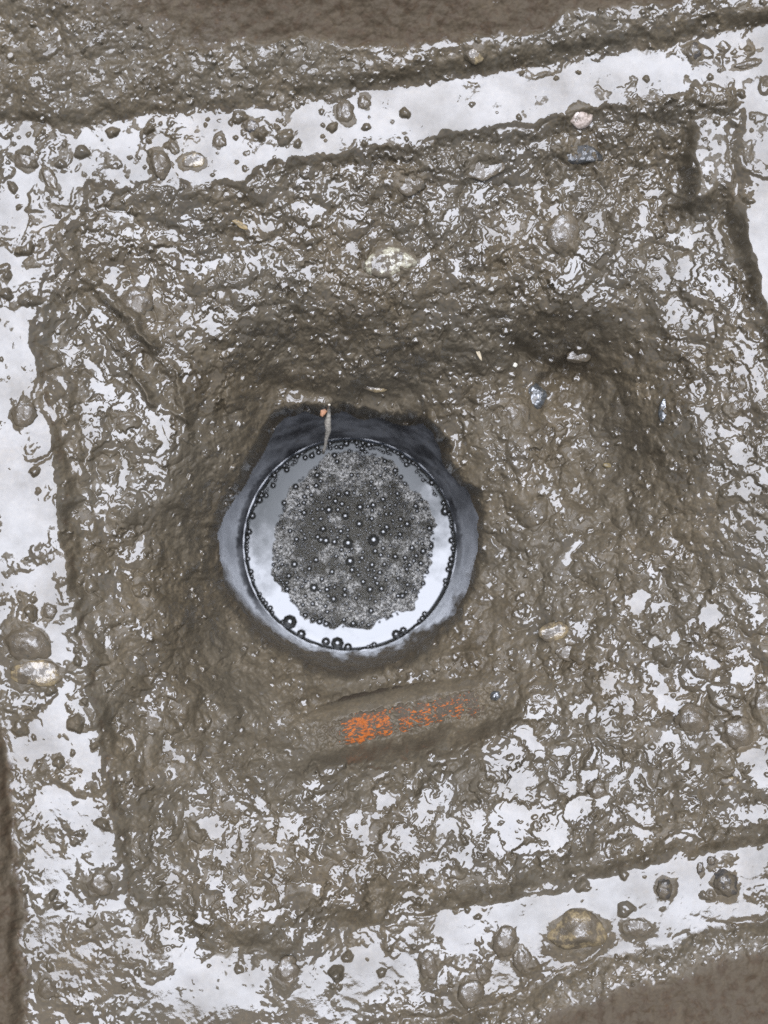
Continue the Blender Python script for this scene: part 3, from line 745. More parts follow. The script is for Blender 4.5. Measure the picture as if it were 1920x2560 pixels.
MUD_A, MUD_B, MUD_C = (0.085, 0.067, 0.043), (0.066, 0.051, 0.032), (0.102, 0.079, 0.050)
FILM_IOR, MUD_IOR = 1.73, 1.26
def mud_material(name, iron=0.0):
    m, N, L, B = newmat(name)
    tc = nd(N, 'ShaderNodeTexCoord').outputs['Object']
    n1 = noise(N, L, 26, 4, 0.6, tc); n2 = noise(N, L, 260, 3, 0.6, tc); n3 = noise(N, L, 620, 2, 0.6, tc)
    n4 = noise(N, L, 14, 4, 0.65, tc)
    c = ramp(N, L, n1.outputs['Fac'], [(0.30, MUD_B), (0.52, MUD_A), (0.72, MUD_C)]).outputs[0]
    g = ramp(N, L, n2.outputs['Fac'], [(0.34, (0.86, 0.86, 0.86)), (0.5, (1, 1, 1)), (0.68, (1.22, 1.18, 1.10))]).outputs[0]
    mm = nd(N, 'ShaderNodeMix', data_type='RGBA', blend_type='MULTIPLY'); mm.inputs[0].default_value = 1.0
    L.new(c, mm.inputs[6]); L.new(g, mm.inputs[7])
    c = mixc(N, L, mapr(N, L, attr(N, 'tint'), 0.2, 0.8, 0, 0.5), mm.outputs[2], (0.080, 0.067, 0.047))
    rc = ramp(N, L, n2.outputs['Fac'], [(0.35, (0.042, 0.029, 0.018)), (0.58, (0.056, 0.037, 0.022)), (0.72, (0.090, 0.050, 0.024))]).outputs[0]
    c = mixc(N, L, math2(N, L, 'MULTIPLY', attr(N, 'rust'), 0.75), c, rc)
    c = mixc(N, L, math2(N, L, 'MULTIPLY', attr(N, 'dry'), 0.9), c, (0.052, 0.036, 0.022))
    L.new(c, B.inputs['Base Color'])
    film, dryv = attr(N, 'film'), attr(N, 'dry')
    rm = mapr(N, L, n1.outputs['Fac'], 0.3, 0.7, 0.30, 0.42)
    rm = math2(N, L, 'ADD', rm, math2(N, L, 'MULTIPLY', dryv, 0.35))
    k = nd(N, 'ShaderNodeMix', data_type='FLOAT'); L.new(mapr(N, L, film, 0.1, 0.7, 0, 1), k.inputs[0]); L.new(rm, k.inputs[2]); L.new(mapr(N, L, n4.outputs['Fac'], 0.35, 0.65, 0.03, 0.08), k.inputs[3])
    L.new(k.outputs[0], B.inputs['Roughness'])
    io = math2(N, L, 'SUBTRACT', mapr(N, L, film, 0.2, 0.65, MUD_IOR, FILM_IOR), math2(N, L, 'MULTIPLY', dryv, 0.14))
    L.new(math2(N, L, 'SUBTRACT', io, math2(N, L, 'MULTIPLY', film, mapr(N, L, n4.outputs['Fac'], 0.38, 0.66, 0.0, 0.20))), B.inputs['IOR'])
    bh = math2(N, L, 'ADD', math2(N, L, 'MULTIPLY', n2.outputs['Fac'], 1.0), math2(N, L, 'MULTIPLY', n3.outputs['Fac'], 0.5))
    bp = nd(N, 'ShaderNodeBump'); bp.inputs['Distance'].default_value = 0.0022
    L.new(bh, bp.inputs['Height'])
    st = mapr(N, L, film, 0.1, 0.9, 0.26, 0.02)
    L.new(st, bp.inputs['Strength'])
    L.new(bp.outputs[0], B.inputs['Normal'])
    return m
M_MUD = mud_material('wet_mud')

def stone_material(name, col, col2, cover, rough=0.18, ior=1.7):
    m, N, L, B = newmat(name)
    tc = nd(N, 'ShaderNodeTexCoord').outputs['Object']
    n1 = noise(N, L, 55, 4, 0.62, tc); n2 = noise(N, L, 300, 3, 0.6, tc); n3 = noise(N, L, 90, 4, 0.65, tc)
    c = ramp(N, L, n2.outputs['Fac'], [(0.36, col2), (0.6, col)]).outputs[0]
    mudc = ramp(N, L, n1.outputs['Fac'], [(0.35, MUD_B), (0.6, MUD_C)]).outputs[0]
    k = ramp(N, L, n3.outputs['Fac'], [(max(0, cover - 0.05), (0, 0, 0)), (min(1, cover + 0.05), (1, 1, 1))]).outputs[0]
    L.new(mixc(N, L, k, mudc, c), B.inputs['Base Color'])
    n4 = noise(N, L, 170, 3, 0.6, tc)
    wetf = mapr(N, L, n4.outputs['Fac'], 0.47, 0.53, 0, 1)
    L.new(mapr(N, L, wetf, 0, 1, rough * 2.2, 0.05), B.inputs['Roughness'])
    L.new(mapr(N, L, wetf, 0, 1, 1.45, ior), B.inputs['IOR'])
    bp = nd(N, 'ShaderNodeBump'); bp.inputs['Distance'].default_value = 0.0018; bp.inputs['Strength'].default_value = 0.45
    L.new(math2(N, L, 'ADD', n2.outputs['Fac'], math2(N, L, 'MULTIPLY', n1.outputs['Fac'], 0.8)), bp.inputs['Height'])
    L.new(bp.outputs[0], B.inputs['Normal'])
    return m
SM = {
 'mud': stone_material('muddy_stone', (0.09, 0.075, 0.052), (0.06, 0.05, 0.035), 0.62),
 'tan': stone_material('tan_stone', (0.22, 0.165, 0.085), (0.11, 0.08, 0.045), 0.53),
 'dark': stone_material('dark_stone', (0.06, 0.05, 0.04), (0.03, 0.027, 0.022), 0.52),
 'pale': stone_material('pale_stone', (0.42, 0.34, 0.28), (0.22, 0.17, 0.13), 0.42),
 'slate': stone_material('slate_stone', (0.040, 0.037, 0.031), (0.026, 0.024, 0.020), 0.40, 0.3, 1.6),
 'cream': stone_material('cream_rock', (0.36, 0.33, 0.23), (0.15, 0.125, 0.085), 0.53, 0.35, 1.6),
 'wet': stone_material('wet_stone', (0.07, 0.07, 0.065), (0.03, 0.03, 0.027), 0.40, 0.06, 2.0),
}

def tag(o, label=None, cat=None, group=None, kind=None):
    for k, v in (('label', label), ('category', cat), ('group', group), ('kind', kind)):
        if v:
            o[k] = v
    return o
def empty(name, loc):
    o = bpy.data.objects.new(name, None); COL.objects.link(o); o.location = loc
    return o
def mesh_obj(name, verts, faces, mat, parent=None, smooth=True):
    me = bpy.data.meshes.new(name); me.from_pydata([tuple(map(float, v)) for v in verts], [], [tuple(map(int, f)) for f in faces]); me.update()
    if smooth:
        me.polygons.foreach_set('use_smooth', [True] * len(me.polygons))
    me.materials.append(mat)
    o = bpy.data.objects.new(name, me); COL.objects.link(o); o.parent = parent
    return o

# ------------------------------------------------------------------ setting: mud of the pit, standing water, ground around
tag(sheet('mud_ground', reg == 0, M_MUD), 'lumpy wet brown mud sloping from the iron frame down to the drain', 'mud', kind='structure')
for r in (11, 12, 13, 14):
    lab = {11: 'long sheet of slurry water lying on the top ledge', 12: 'slurry water broken by lumps along the long side ledge',
           13: 'slurry water around pebbles on the bottom ledge', 14: 'smooth patch of slurry water on the short ledge at the picture edge'}[r]
    if (reg == r).any():
        tag(sheet('puddle_water', reg == r, M_MUD), lab, 'puddle', kind='structure')
frame = empty('iron_frame', (0, 0, 0))
tag(frame, 'mud-covered rectangular iron manhole frame around the pit', 'manhole frame')
for r in (1, 2, 3, 4):
    if (reg == r).any():
        sheet('ledge', reg == r, M_MUD, frame)
for r in (6, 7, 8):
    if (reg == r).any():
        sheet('raised_rim', reg == r, M_MUD, frame)
tag(sheet('flat_block', reg == 5, M_MUD), 'flat pale-topped block between two grooves beside the upper slope', 'block')

# ground to the horizon, a ring that starts under the sheet's border
bx = np.array([X[0, 0], X[0, -1]]), np.array([Y[0, 0], Y[-1, 0]])
def ring_ground():
    x0, x1 = float(X[:, 0].max()), float(X[:, -1].min())
    y0, y1 = float(Y[-1, :].max()), float(Y[0, :].min())
    rects = [(x0, x1, y0, y1, 0.040)]
    for e, z in ((0.15, 0.046), (0.6, 0.05), (3, 0.05), (20, 0.05), (200, 0.05)):
        rects.append((x0 - e, x1 + e, y0 - e, y1 + e, z))
    vs, fs = [], []
    for (a, b, c, d, z) in rects:
        vs += [(a, c, z), (b, c, z), (b, d, z), (a, d, z)]
    for k in range(len(rects) - 1):
        for i in range(4):
            j = (i + 1) % 4
            fs.append((4 * k + i, 4 * (k + 1) + i, 4 * (k + 1) + j, 4 * k + j))
    m, N, L, B = newmat('trodden_mud')
    n1 = noise(N, L, 9, 6, 0.62, nd(N, 'ShaderNodeTexCoord').outputs['Object'])
    L.new(ramp(N, L, n1.outputs['Fac'], [(0.35, MUD_B), (0.65, MUD_C)]).outputs[0], B.inputs['Base Color'])
    L.new(mapr(N, L, n1.outputs['Fac'], 0.35, 0.65, 0.15, 0.6), B.inputs['Roughness'])
    bp = nd(N, 'ShaderNodeBump'); bp.inputs['Distance'].default_value = 0.03; L.new(n1.outputs['Fac'], bp.inputs['Height']); L.new(bp.outputs[0], B.inputs['Normal'])
    return mesh_obj('ground', vs, fs, m, smooth=False)
tag(ring_ground(), 'trodden brown mud around the frame', 'ground', kind='structure')

# ------------------------------------------------------------------ drain pipe, water, foam
AX, AY = -0.0434, -0.0418
Z_RIM, Z_WATER = -0.205, -0.340
R_W, R_R = 0.1352, 0.1690
RIM_DY = 0.0066
def px_of(x, y, z):
    d = CAM_H - z
    return 960 + x / d * FPX, 1280 - y / d * FPX
VISIBLE = [(700, 1000), (900, 990), (1085, 1000), (1230, 1200), (1215, 1370), (1185, 1460), (1130, 1532), (1050, 1592), (960, 1630), (850, 1642), (760, 1622), (690, 1582), (620, 1525), (565, 1450), (535, 1360), (500, 1250), (600, 1050)]

def pipe_radius(z):
    return R_W + (R_R - R_W) * min(1.0, max(-0.3, (z - Z_WATER) / (Z_RIM - Z_WATER)))
NS, NZ = 240, 90
vs, fs, mudv = [], [], []
for k in range(NZ + 1):
    z = Z_WATER - 0.05 + (Z_RIM - Z_WATER + 0.05) * k / NZ
    for i in range(NS):
        t = 2 * math.pi * i / NS
        r = pipe_radius(z)
        vs.append((r * math.cos(t), r * math.sin(t) + RIM_DY * (z - Z_WATER) / (Z_RIM - Z_WATER), z))
VA = np.array(vs)
pu, pv = px_of(VA[:, 0] + AX, VA[:, 1] + AY, VA[:, 2])
ang = np.arctan2(VA[:, 1], VA[:, 0])
wob = 16 * pn(pu / 46, pv / 46, 101) + 8 * pn(pu / 13, pv / 13, 102)
inside = np.zeros(len(VA), np.float32)
for o in (-10, -5, 0, 5, 10):
    cx, cy = 860, 1345
    s = 1 + o / 340
    inside += inpoly((pu + wob - cx) / s + cx, (pv + wob - cy) / s + cy, VISIBLE)
mudm = 1 - inside / 5
# mud smeared on the inside of the wall stands a little proud
th = 0.004 * mudm * (1 + 0.5 * pn(ang * 14, VA[:, 2] * 90, 103) + 0.3 * pn(ang * 40, VA[:, 2] * 220, 104))
rr = np.hypot(VA[:, 0], VA[:, 1])
VA[:, 0] *= (rr - th) / rr; VA[:, 1] *= (rr - th) / rr
for k in range(NZ):
    for i in range(NS):
        j = (i + 1) % NS
        fs.append((k * NS + i, (k + 1) * NS + i, (k + 1) * NS + j, k * NS + j))
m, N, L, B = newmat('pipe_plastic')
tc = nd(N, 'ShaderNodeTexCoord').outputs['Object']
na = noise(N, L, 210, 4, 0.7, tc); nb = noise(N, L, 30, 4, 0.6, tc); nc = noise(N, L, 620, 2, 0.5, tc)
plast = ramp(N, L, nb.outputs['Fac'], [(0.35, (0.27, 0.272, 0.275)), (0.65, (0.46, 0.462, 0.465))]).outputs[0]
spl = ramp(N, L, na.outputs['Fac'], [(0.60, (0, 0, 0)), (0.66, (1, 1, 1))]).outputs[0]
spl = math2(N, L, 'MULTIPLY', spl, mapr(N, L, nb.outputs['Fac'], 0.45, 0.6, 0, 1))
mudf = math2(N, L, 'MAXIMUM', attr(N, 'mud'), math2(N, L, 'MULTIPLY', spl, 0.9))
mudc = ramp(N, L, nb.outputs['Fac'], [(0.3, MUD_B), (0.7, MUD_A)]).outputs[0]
plast = mixc(N, L, math2(N, L, 'MULTIPLY', attr(N, 'wall_light'), mapr(N, L, na.outputs['Fac'], 0.40, 0.56, 0.25, 1.0)), plast, (0.75, 0.76, 0.76))  # brightness of the near wall mixed into the plastic colour
plast = mixc(N, L, math2(N, L, 'MULTIPLY', attr(N, 'shade_waterline'), mapr(N, L, nb.outputs['Fac'], 0.36, 0.62, 1.0, 0.72)), plast, (0.014, 0.013, 0.014))  # far wall's shade and the waterline band, mixed in as near-black
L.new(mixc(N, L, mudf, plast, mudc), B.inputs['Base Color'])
L.new(math2(N, L, 'ADD', mapr(N, L, mudf, 0, 1, 0.22, 0.45), math2(N, L, 'MULTIPLY', attr(N, 'shade_waterline'), 0.35)), B.inputs['Roughness'])
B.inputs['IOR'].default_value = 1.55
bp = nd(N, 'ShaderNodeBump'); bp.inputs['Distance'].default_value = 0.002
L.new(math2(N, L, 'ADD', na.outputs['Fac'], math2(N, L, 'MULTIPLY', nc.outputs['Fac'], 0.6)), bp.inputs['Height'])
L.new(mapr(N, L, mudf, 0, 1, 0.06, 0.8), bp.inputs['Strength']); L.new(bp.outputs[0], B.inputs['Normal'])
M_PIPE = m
drain = empty('drain_pipe', (AX, AY, Z_WATER - 0.05))
tag(drain, 'round dark grey plastic drain shaft opening at the bottom of the muddy pit', 'drain pipe')
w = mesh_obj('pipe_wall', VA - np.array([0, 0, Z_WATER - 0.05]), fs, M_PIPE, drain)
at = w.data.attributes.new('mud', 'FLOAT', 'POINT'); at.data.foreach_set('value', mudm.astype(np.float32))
dark = np.clip(np.cos(ang - R(80)) * 1.3 + 0.05, 0, 1)  # shade on the far wall, painted into its colour
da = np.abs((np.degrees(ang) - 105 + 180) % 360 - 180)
dark = np.maximum(dark, sstep(0.034, 0.022, VA[:, 2] - Z_WATER + 0.010 * pn(ang * 30, ang * 0, 106)) * sstep(135, 100, da))  # plus a ragged dark band just above the water
wall_light = np.clip(np.cos(ang - R(-80)) * 1.1 + 0.15, 0, 1) * sstep(0.09, 0.0, VA[:, 2] - Z_WATER)  # light on the near wall, painted as paler plastic above the water
for an, arr in (('wall_light', wall_light), ('shade_waterline', dark)):
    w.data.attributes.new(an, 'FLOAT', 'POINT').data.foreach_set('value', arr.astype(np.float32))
# thick rolled rim of the socket
vs, fs = [], []
prof = [(R_R - .0005, -0.004), (R_R - .001, 0.004), (R_R + .003, 0.009), (R_R + .008, 0.010), (R_R + .012, 0.006), (R_R + .013, -0.03)]
NA = 120                                           # only the near half of the rim stands clear of the overhanging mud
for i in range(NA + 1):
    t = R(-165 + 150 * i / NA)
    for (r, dz) in prof:
        r2 = r + 0.0006 * math.sin(9 * t)
        vs.append((r2 * math.cos(t), r2 * math.sin(t) + RIM_DY, Z_RIM + dz + 0.022 * max(0, math.cos(t + 1.15)) ** 3 - Z_WATER + 0.05))
n = len(prof)
for i in range(NA):
    for k in range(n - 1):
        fs.append((i * n + k, (i + 1) * n + k, (i + 1) * n + k + 1, i * n + k + 1))
rim = mesh_obj('pipe_rim', vs, fs, M_PIPE, drain)
at = rim.data.attributes.new('mud', 'FLOAT', 'POINT')
rv = np.array(vs)
at.data.foreach_set('value', np.clip(0.75 + 0.7 * pn(np.arctan2(rv[:, 1], rv[:, 0]) * 9, rv[:, 2] * 60, 105) - 0.5 * (np.abs(np.arctan2(rv[:, 1], rv[:, 0]) + 1.15) < 0.5), 0, 1).astype(np.float32))

# water: a disc with a meniscus rising to the wall
m, N, L, B = newmat('drain_water')
tc = nd(N, 'ShaderNodeTexCoord').outputs['Object']
nm = noise(N, L, 26, 4, 0.6, tc)
mk = math2(N, L, 'ADD', attr(N, 'weak_reflect'), mapr(N, L, nm.outputs['Fac'], 0.3, 0.7, -0.35, 0.35))
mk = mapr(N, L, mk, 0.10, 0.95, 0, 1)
L.new(mixc(N, L, mk, (0.030, 0.030, 0.027), (0.075, 0.078, 0.074)), B.inputs['Base Color'])  # greyer colour stands in for the missing reflection
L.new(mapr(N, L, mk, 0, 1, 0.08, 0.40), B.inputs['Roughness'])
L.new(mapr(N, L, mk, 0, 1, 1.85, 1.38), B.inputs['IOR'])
nb = noise(N, L, 60, 2, 0.5, tc)
bp = nd(N, 'ShaderNodeBump'); bp.inputs['Distance'].default_value = 0.001; bp.inputs['Strength'].default_value = 0.25
L.new(nb.outputs['Fac'], bp.inputs['Height']); L.new(bp.outputs[0], B.inputs['Normal'])
M_WATER = m
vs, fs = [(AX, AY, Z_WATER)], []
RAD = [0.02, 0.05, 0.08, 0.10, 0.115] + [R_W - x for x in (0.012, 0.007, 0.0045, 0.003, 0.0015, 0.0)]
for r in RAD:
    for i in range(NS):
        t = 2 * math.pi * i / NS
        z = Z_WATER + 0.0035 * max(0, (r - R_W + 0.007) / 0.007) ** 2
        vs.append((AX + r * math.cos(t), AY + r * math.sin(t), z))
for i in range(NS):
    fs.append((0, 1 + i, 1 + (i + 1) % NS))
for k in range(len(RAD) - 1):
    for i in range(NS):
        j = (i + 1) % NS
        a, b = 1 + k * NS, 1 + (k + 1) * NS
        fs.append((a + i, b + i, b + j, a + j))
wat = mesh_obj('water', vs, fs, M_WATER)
wv = np.array(vs); wa = np.arctan2(wv[:, 1] - AY, wv[:, 0] - AX)
wat.data.attributes.new('weak_reflect', 'FLOAT', 'POINT').data.foreach_set('value', np.clip(0.5 + 0.85 * np.cos(wa - R(98)), 0, 1.2).astype(np.float32))  # weaker reflection on the far side, painted as greyer, duller water
tag(wat, 'still dark water standing in the drain shaft', 'water', kind='structure')

# foam raft: a ragged dark skin of scum carrying hundreds of bubbles
m, N, L, B = newmat('foam_scum')
tc = nd(N, 'ShaderNodeTexCoord').outputs['Object']
na = noise(N, L, 90, 4, 0.65, tc); nb = noise(N, L, 520, 3, 0.65, tc)
nf = noise(N, L, 480, 3, 0.7, tc); ng = noise(N, L, 30, 4, 0.62, tc)
fs_ = math2(N, L, 'MULTIPLY', mapr(N, L, math2(N, L, 'ADD', ng.outputs['Fac'], attr(N, 'fluff')), 0.47, 0.60, 0.02, 1), mapr(N, L, nf.outputs['Fac'], 0.46, 0.62, 0, 1))
L.new(mixc(N, L, fs_, (0.026, 0.022, 0.013), (0.48, 0.46, 0.42)), B.inputs['Base Color'])
B.inputs['Roughness'].default_value = 0.12
B.inputs['IOR'].default_value = 1.6
bp = nd(N, 'ShaderNodeBump'); bp.inputs['Distance'].default_value = 0.003; bp.inputs['Strength'].default_value = 0.9
L.new(nb.outputs['Fac'], bp.inputs['Height']); L.new(bp.outputs[0], B.inputs['Normal'])
M_FOAM = m
m, N, L, B = newmat('bubble_skin')
B.inputs['Base Color'].default_value = (0.012, 0.011, 0.008, 1)
B.inputs['Roughness'].default_value = 0.10
B.inputs['IOR'].default_value = 2.0
M_BUB = m

def w_at(u, v, z):                                   # point at height z under photo pixel
    d = CAM_H - z
    return (u - 960) / FPX * d, (1280 - v) / FPX * d
FOAM_OUT = [(830, 1135), (900, 1128), (970, 1150), (1010, 1200), (1050, 1235), (1078, 1290), (1085, 1350), (1072, 1420), (1050, 1480), (1010, 1530), (950, 1555), (880, 1568), (810, 1560),
            (770, 1545), (725, 1500), (690, 1440), (680, 1390), (690, 1320), (705, 1270), (730, 1220), (770, 1180)]
def catmull(P, n):
    out = []
    for i in range(len(P)):
        p0, p1, p2, p3 = (np.array(P[(i + k - 1) % len(P)], float) for k in range(4))
        for s in range(n):
            t = s / n
            out.append(0.5 * ((2 * p1) + (p2 - p0) * t + (2 * p0 - 5 * p1 + 4 * p2 - p3) * t * t + (3 * p1 - p0 - 3 * p2 + p3) * t ** 3))
    return np.array(out)
fo_px = catmull(FOAM_OUT, 12)
cen = fo_px.mean(0)
NF = len(fo_px)
jit = 1 + 0.06 * pn(np.arange(NF) / 7.0, np.zeros(NF) + .5, 111) + 0.035 * pn(np.arange(NF) / 2.0, np.zeros(NF) + .5, 112)
vs, fs = [], []
FR = [1.0, 0.985, 0.96, 0.92] + list(np.linspace(0.87, 0.05, 22))
for k, s in enumerate(FR):
    for i in range(NF):
        u, v = cen + (fo_px[i] - cen) * s * (1 + (jit[i] - 1) * s * s)
        lift = 0.0002 + 0.0030 * (1 - math.exp(-(1 - s) / 0.03))
        x, y = w_at(u, v, Z_WATER)
        z = Z_WATER + lift * (1 + 0.5 * float(pn(np.array([x * 60]), np.array([y * 60]), 113)[0]))
        vs.append((x, y, z))
vs.append((*w_at(*cen, Z_WATER), Z_WATER + 0.004))
for k in range(len(FR) - 1):
    for i in range(NF):
        j = (i + 1) % NF
        fs.append((k * NF + i, k * NF + j, (k + 1) * NF + j, (k + 1) * NF + i))
k = (len(FR) - 1) * NF
for i in range(NF):
    fs.append((k + i, k + (i + 1) % NF, len(vs) - 1))
foam = mesh_obj('foam', vs, fs, M_FOAM)
if foam.data.polygons[0].normal.z < 0:
    foam.data.flip_normals()
fl_ = np.concatenate([np.repeat(np.array(FR) ** 2 * 0.16 - 0.07, NF), [-0.07]])
foam.data.attributes.new('fluff', 'FLOAT', 'POINT').data.foreach_set('value', fl_.astype(np.float32))
tag(foam, 'dark round raft of scum and foam floating on the drain water', 'foam', kind='stuff')

# bubble domes
def dome(nr=4, ns=10):
    vs, fs = [(0, 0, 1.0)], []
    for k in range(1, nr + 1):
        a = math.pi / 2 * k / nr
        for i in range(ns):
            t = 2 * math.pi * i / ns
            vs.append((math.sin(a) * math.cos(t), math.sin(a) * math.sin(t), math.cos(a)))
    for i in range(ns):
        fs.append((0, 1 + i, 1 + (i + 1) % ns))
    for k in range(nr - 1):
        for i in range(ns):
            j = (i + 1) % ns
            fs.append((1 + k * ns + i, 1 + (k + 1) * ns + i, 1 + (k + 1) * ns + j, 1 + k * ns + j))
    return np.array(vs), np.array(fs, dtype=object)
DV, DF = dome(3, 8)
def bubbles(items, name, mat, parent=None):
    """one mesh of many domes: (x, y, z, r)"""
    V3, F3, o = [], [], 0
    for (x, y, z, r) in items:
        V3.append(DV * r + np.array([x, y, z])); F3 += [tuple(i + o for i in f) for f in DF]; o += len(DV)
    return mesh_obj(name, np.concatenate(V3), F3, mat, parent)
placed = []
def try_place(u, v, r, gap=0.86):
    for (a, b, c) in placed:
        if (a - u) ** 2 + (b - v) ** 2 < (gap * (c + r)) ** 2:
            return False
    placed.append((u, v, r)); return True
big = [(870, 1358, 15), (934, 1350, 17), (875, 1403, 14), (785, 1470, 13), (958, 1330, 11), (815, 1352, 12), (836, 1355, 10), (863, 1290, 11), (822, 1275, 12), (898, 1310, 11), (900, 1268, 11), (802, 1350, 9),
       (736, 1411, 11), (790, 1400, 9), (925, 1474, 10), (967, 1318, 9), (1018, 1310, 10), (1058, 1378, 10), (834, 1498, 10), (722, 1440, 9), (855, 1260, 9), (930, 1412, 9), (805, 1448, 8), (760, 1282, 9), (1006, 1490, 9),
       (880, 1425, 9), (830, 1430, 9), (905, 1395, 8), (952, 1388, 8), (773, 1422, 8), (1030, 1370, 9), (995, 1490, 8), (862, 1488, 8)]
big = [(u, v, r * 0.92) for (u, v, r) in big]
for b in big:
    try_place(*b)
sm_items = []
t = 0
fpoly = [tuple(p) for p in fo_px]
fx0, fy0 = fo_px.min(0); fx1, fy1 = fo_px.max(0)
while len(placed) < 1400 and t < 30000:
    t += 1
    u, v = random.uniform(fx0, fx1), random.uniform(fy0, fy1)
    if not bool(inpoly(np.array([u]), np.array([v]), fpoly)[0]):
        continue
    q = float(pn(np.array([u / 46.0]), np.array([v / 70.0]), 131)[0])
    if q > 0.12 and random.random() > 0.25:
        continue
    r = 2.2 + 7.0 * random.random() ** 3.0
    try_place(u, v, r)
zf = Z_WATER + 0.0032
def bub(u, v, r, z=zf):
    x, y = w_at(u, v, z)
    return (x, y, z - 0.0004, r / FPX * (CAM_H - z))
bubbles([bub(*p) for p in placed[len(big):]], 'foam_bubbles', M_BUB, foam)['kind'] = 'stuff'
DV2, DF2 = dome(5, 14)
for (u, v, r) in big:
    x, y, z, rad = bub(u, v, r)
    o = mesh_obj('bubble', DV2 * rad, [tuple(f) for f in DF2], M_BUB, foam)
    o.location = (x, y, z)
# ring of bubbles clinging to the wall at the waterline
ring = []
def ring_run(a0, a1, step, r0, r1, inset=0.0):
    a = a0
    while a < a1:
        r = random.uniform(r0, r1) * random.choice((0.3, 0.4, 0.55, 0.8, 1, 1.3))
        t = R(a)
        if random.random() < 0.12:
            a += random.uniform(1, 5)
        rad = R_W - 0.001 - inset - r * random.uniform(0.6, 1.1)
        ring.append((AX + rad * math.cos(t), AY + rad * math.sin(t), Z_WATER + 0.001, r))
        a += step * math.degrees(1.7 * r / R_W)
ring_run(15, 205, 1.0, 0.0026, 0.0042)
ring_run(25, 150, 1.0, 0.0020, 0.0034, 0.006)
ring_run(345, 384, 1.0, 0.0030, 0.0058)
ring_run(205, 232, 1.0, 0.0025, 0.004)
ring_run(232, 242, 1.0, 0.004, 0.008)
ring_run(256, 276, 1.0, 0.004, 0.008)
ring_run(280, 284, 1.0, 0.006, 0.009)
ring_run(296, 304, 1.0, 0.003, 0.006)
ring_run(310, 318, 1.0, 0.003, 0.005)
ring_run(337, 341, 1.0, 0.005, 0.007)
def scum_line():
    V3, F3, n = [], [], 720
    ta = np.arange(n) * 2 * math.pi / n
    wid = 0.0012 + 0.0030 * np.clip(pn(ta * 9, ta * 0 + .3, 181) + 0.35 + 0.5 * np.cos(ta - R(100)), 0, 1.2) + 0.0012 * np.clip(pn(ta * 40, ta * 0 + .7, 182), 0, 1)
    for i in range(n):
        c, q = math.cos(ta[i]), math.sin(ta[i])
        for (rr_, zz_) in ((R_W + 0.001, 0.0050), (R_W - 0.35 * wid[i], 0.0046), (R_W - 0.8 * wid[i], 0.0030), (R_W - wid[i] - 0.001, -0.0005)):
            V3.append((AX + rr_ * c, AY + rr_ * q, Z_WATER + zz_))
    for i in range(n):
        j = (i + 1) % n
        for k in range(3):
            F3.append((i * 4 + k, i * 4 + k + 1, j * 4 + k + 1, j * 4 + k))
    return mesh_obj('scum_line', V3, F3, M_BUB)
ring_o = bubbles(ring, 'bubble_ring', M_BUB)
scum = scum_line(); scum.parent = ring_o
if scum.data.polygons[0].normal.z < 0:
    scum.data.flip_normals()
tag(ring_o, 'chain of dark bubbles clinging to the drain wall at the waterline', 'bubbles', kind='stuff')

# ------------------------------------------------------------------ stones
def stone_mesh(name, a, b, h, seed, angular=0.0):
    bm = bmesh.new()
    bmesh.ops.create_icosphere(bm, subdivisions=4, radius=1.0)
    r = random.Random(seed)
    planes = []
    for _ in range(9 if angular else 5):
        n = Vector((r.gauss(0, 1), r.gauss(0, 1), r.gauss(0, .8) + 0.3)).normalized()
        planes.append((n, r.uniform(0.70, 0.92) if angular else r.uniform(0.82, 0.97)))
    co = np.array([v.co[:] for v in bm.verts], np.float32)
    o1 = r.uniform(0, 90)
    d1 = pn(co[:, 0] * 1.3 + o1 + co[:, 2], co[:, 1] * 1.3 + o1 - co[:, 2] * .7, 121)
    d2 = pn(co[:, 0] * 4 + o1 + 2.3 * co[:, 2], co[:, 1] * 4 - o1 - 2.9 * co[:, 2], 122)
    d3 = pn(co[:, 0] * 10 + o1 + 7.3 * co[:, 2], co[:, 1] * 10 - o1 - 6.9 * co[:, 2], 123)
    for i, v in enumerate(bm.verts):
        p = Vector(v.co)
        for (n, d) in planes:
            e = p.dot(n) - d
            if e > 0:
                p -= n * e * (0.85 if angular else 0.6)
        p *= 1 + (0.10 if angular else 0.20) * d1[i] + (0.04 if angular else 0.09) * d2[i] + 0.03 * d3[i]
        v.co = (p.x * a, p.y * b, p.z * h)
    me = bpy.data.meshes.new(name); bm.to_mesh(me); bm.free()
    me.polygons.foreach_set('use_smooth', [True] * len(me.polygons))
    return me
PXM = 1 / FPX
for k, (n, u, v, a, b, t, h, kind, lab) in enumerate(STONES):
    z, s = depth_at(u, v)
    # rim level around the stone
    zsur = np.median([depth_at(u + a * 1.2 * math.cos(q), v + b * 1.2 * math.sin(q))[0] for q in np.linspace(0, 6.28, 9)])
    d = CAM_H - zsur * 0.001
    A, Bq = a * d * PXM, b * d * PXM
    H = min(A, Bq) * h * 0.8
    me = stone_mesh(n, A, Bq, H, 300 + k, 1.0 if kind in ('tan', 'pale', 'slate', 'cream') else 0.0)
    me.materials.append(SM[kind])
    o = bpy.data.objects.new(n, me); COL.objects.link(o)
    x, y = to_xy(u, v, zsur)
    o.location = (float(x), float(y), zsur * 0.001 - H * (0.05 if kind in ('tan', 'pale', 'slate', 'cream') else 0.28))
    o.rotation_euler = (0, 0, R(-t))
    tag(o, lab, 'stone', 'stones lying in the mud and slurry')

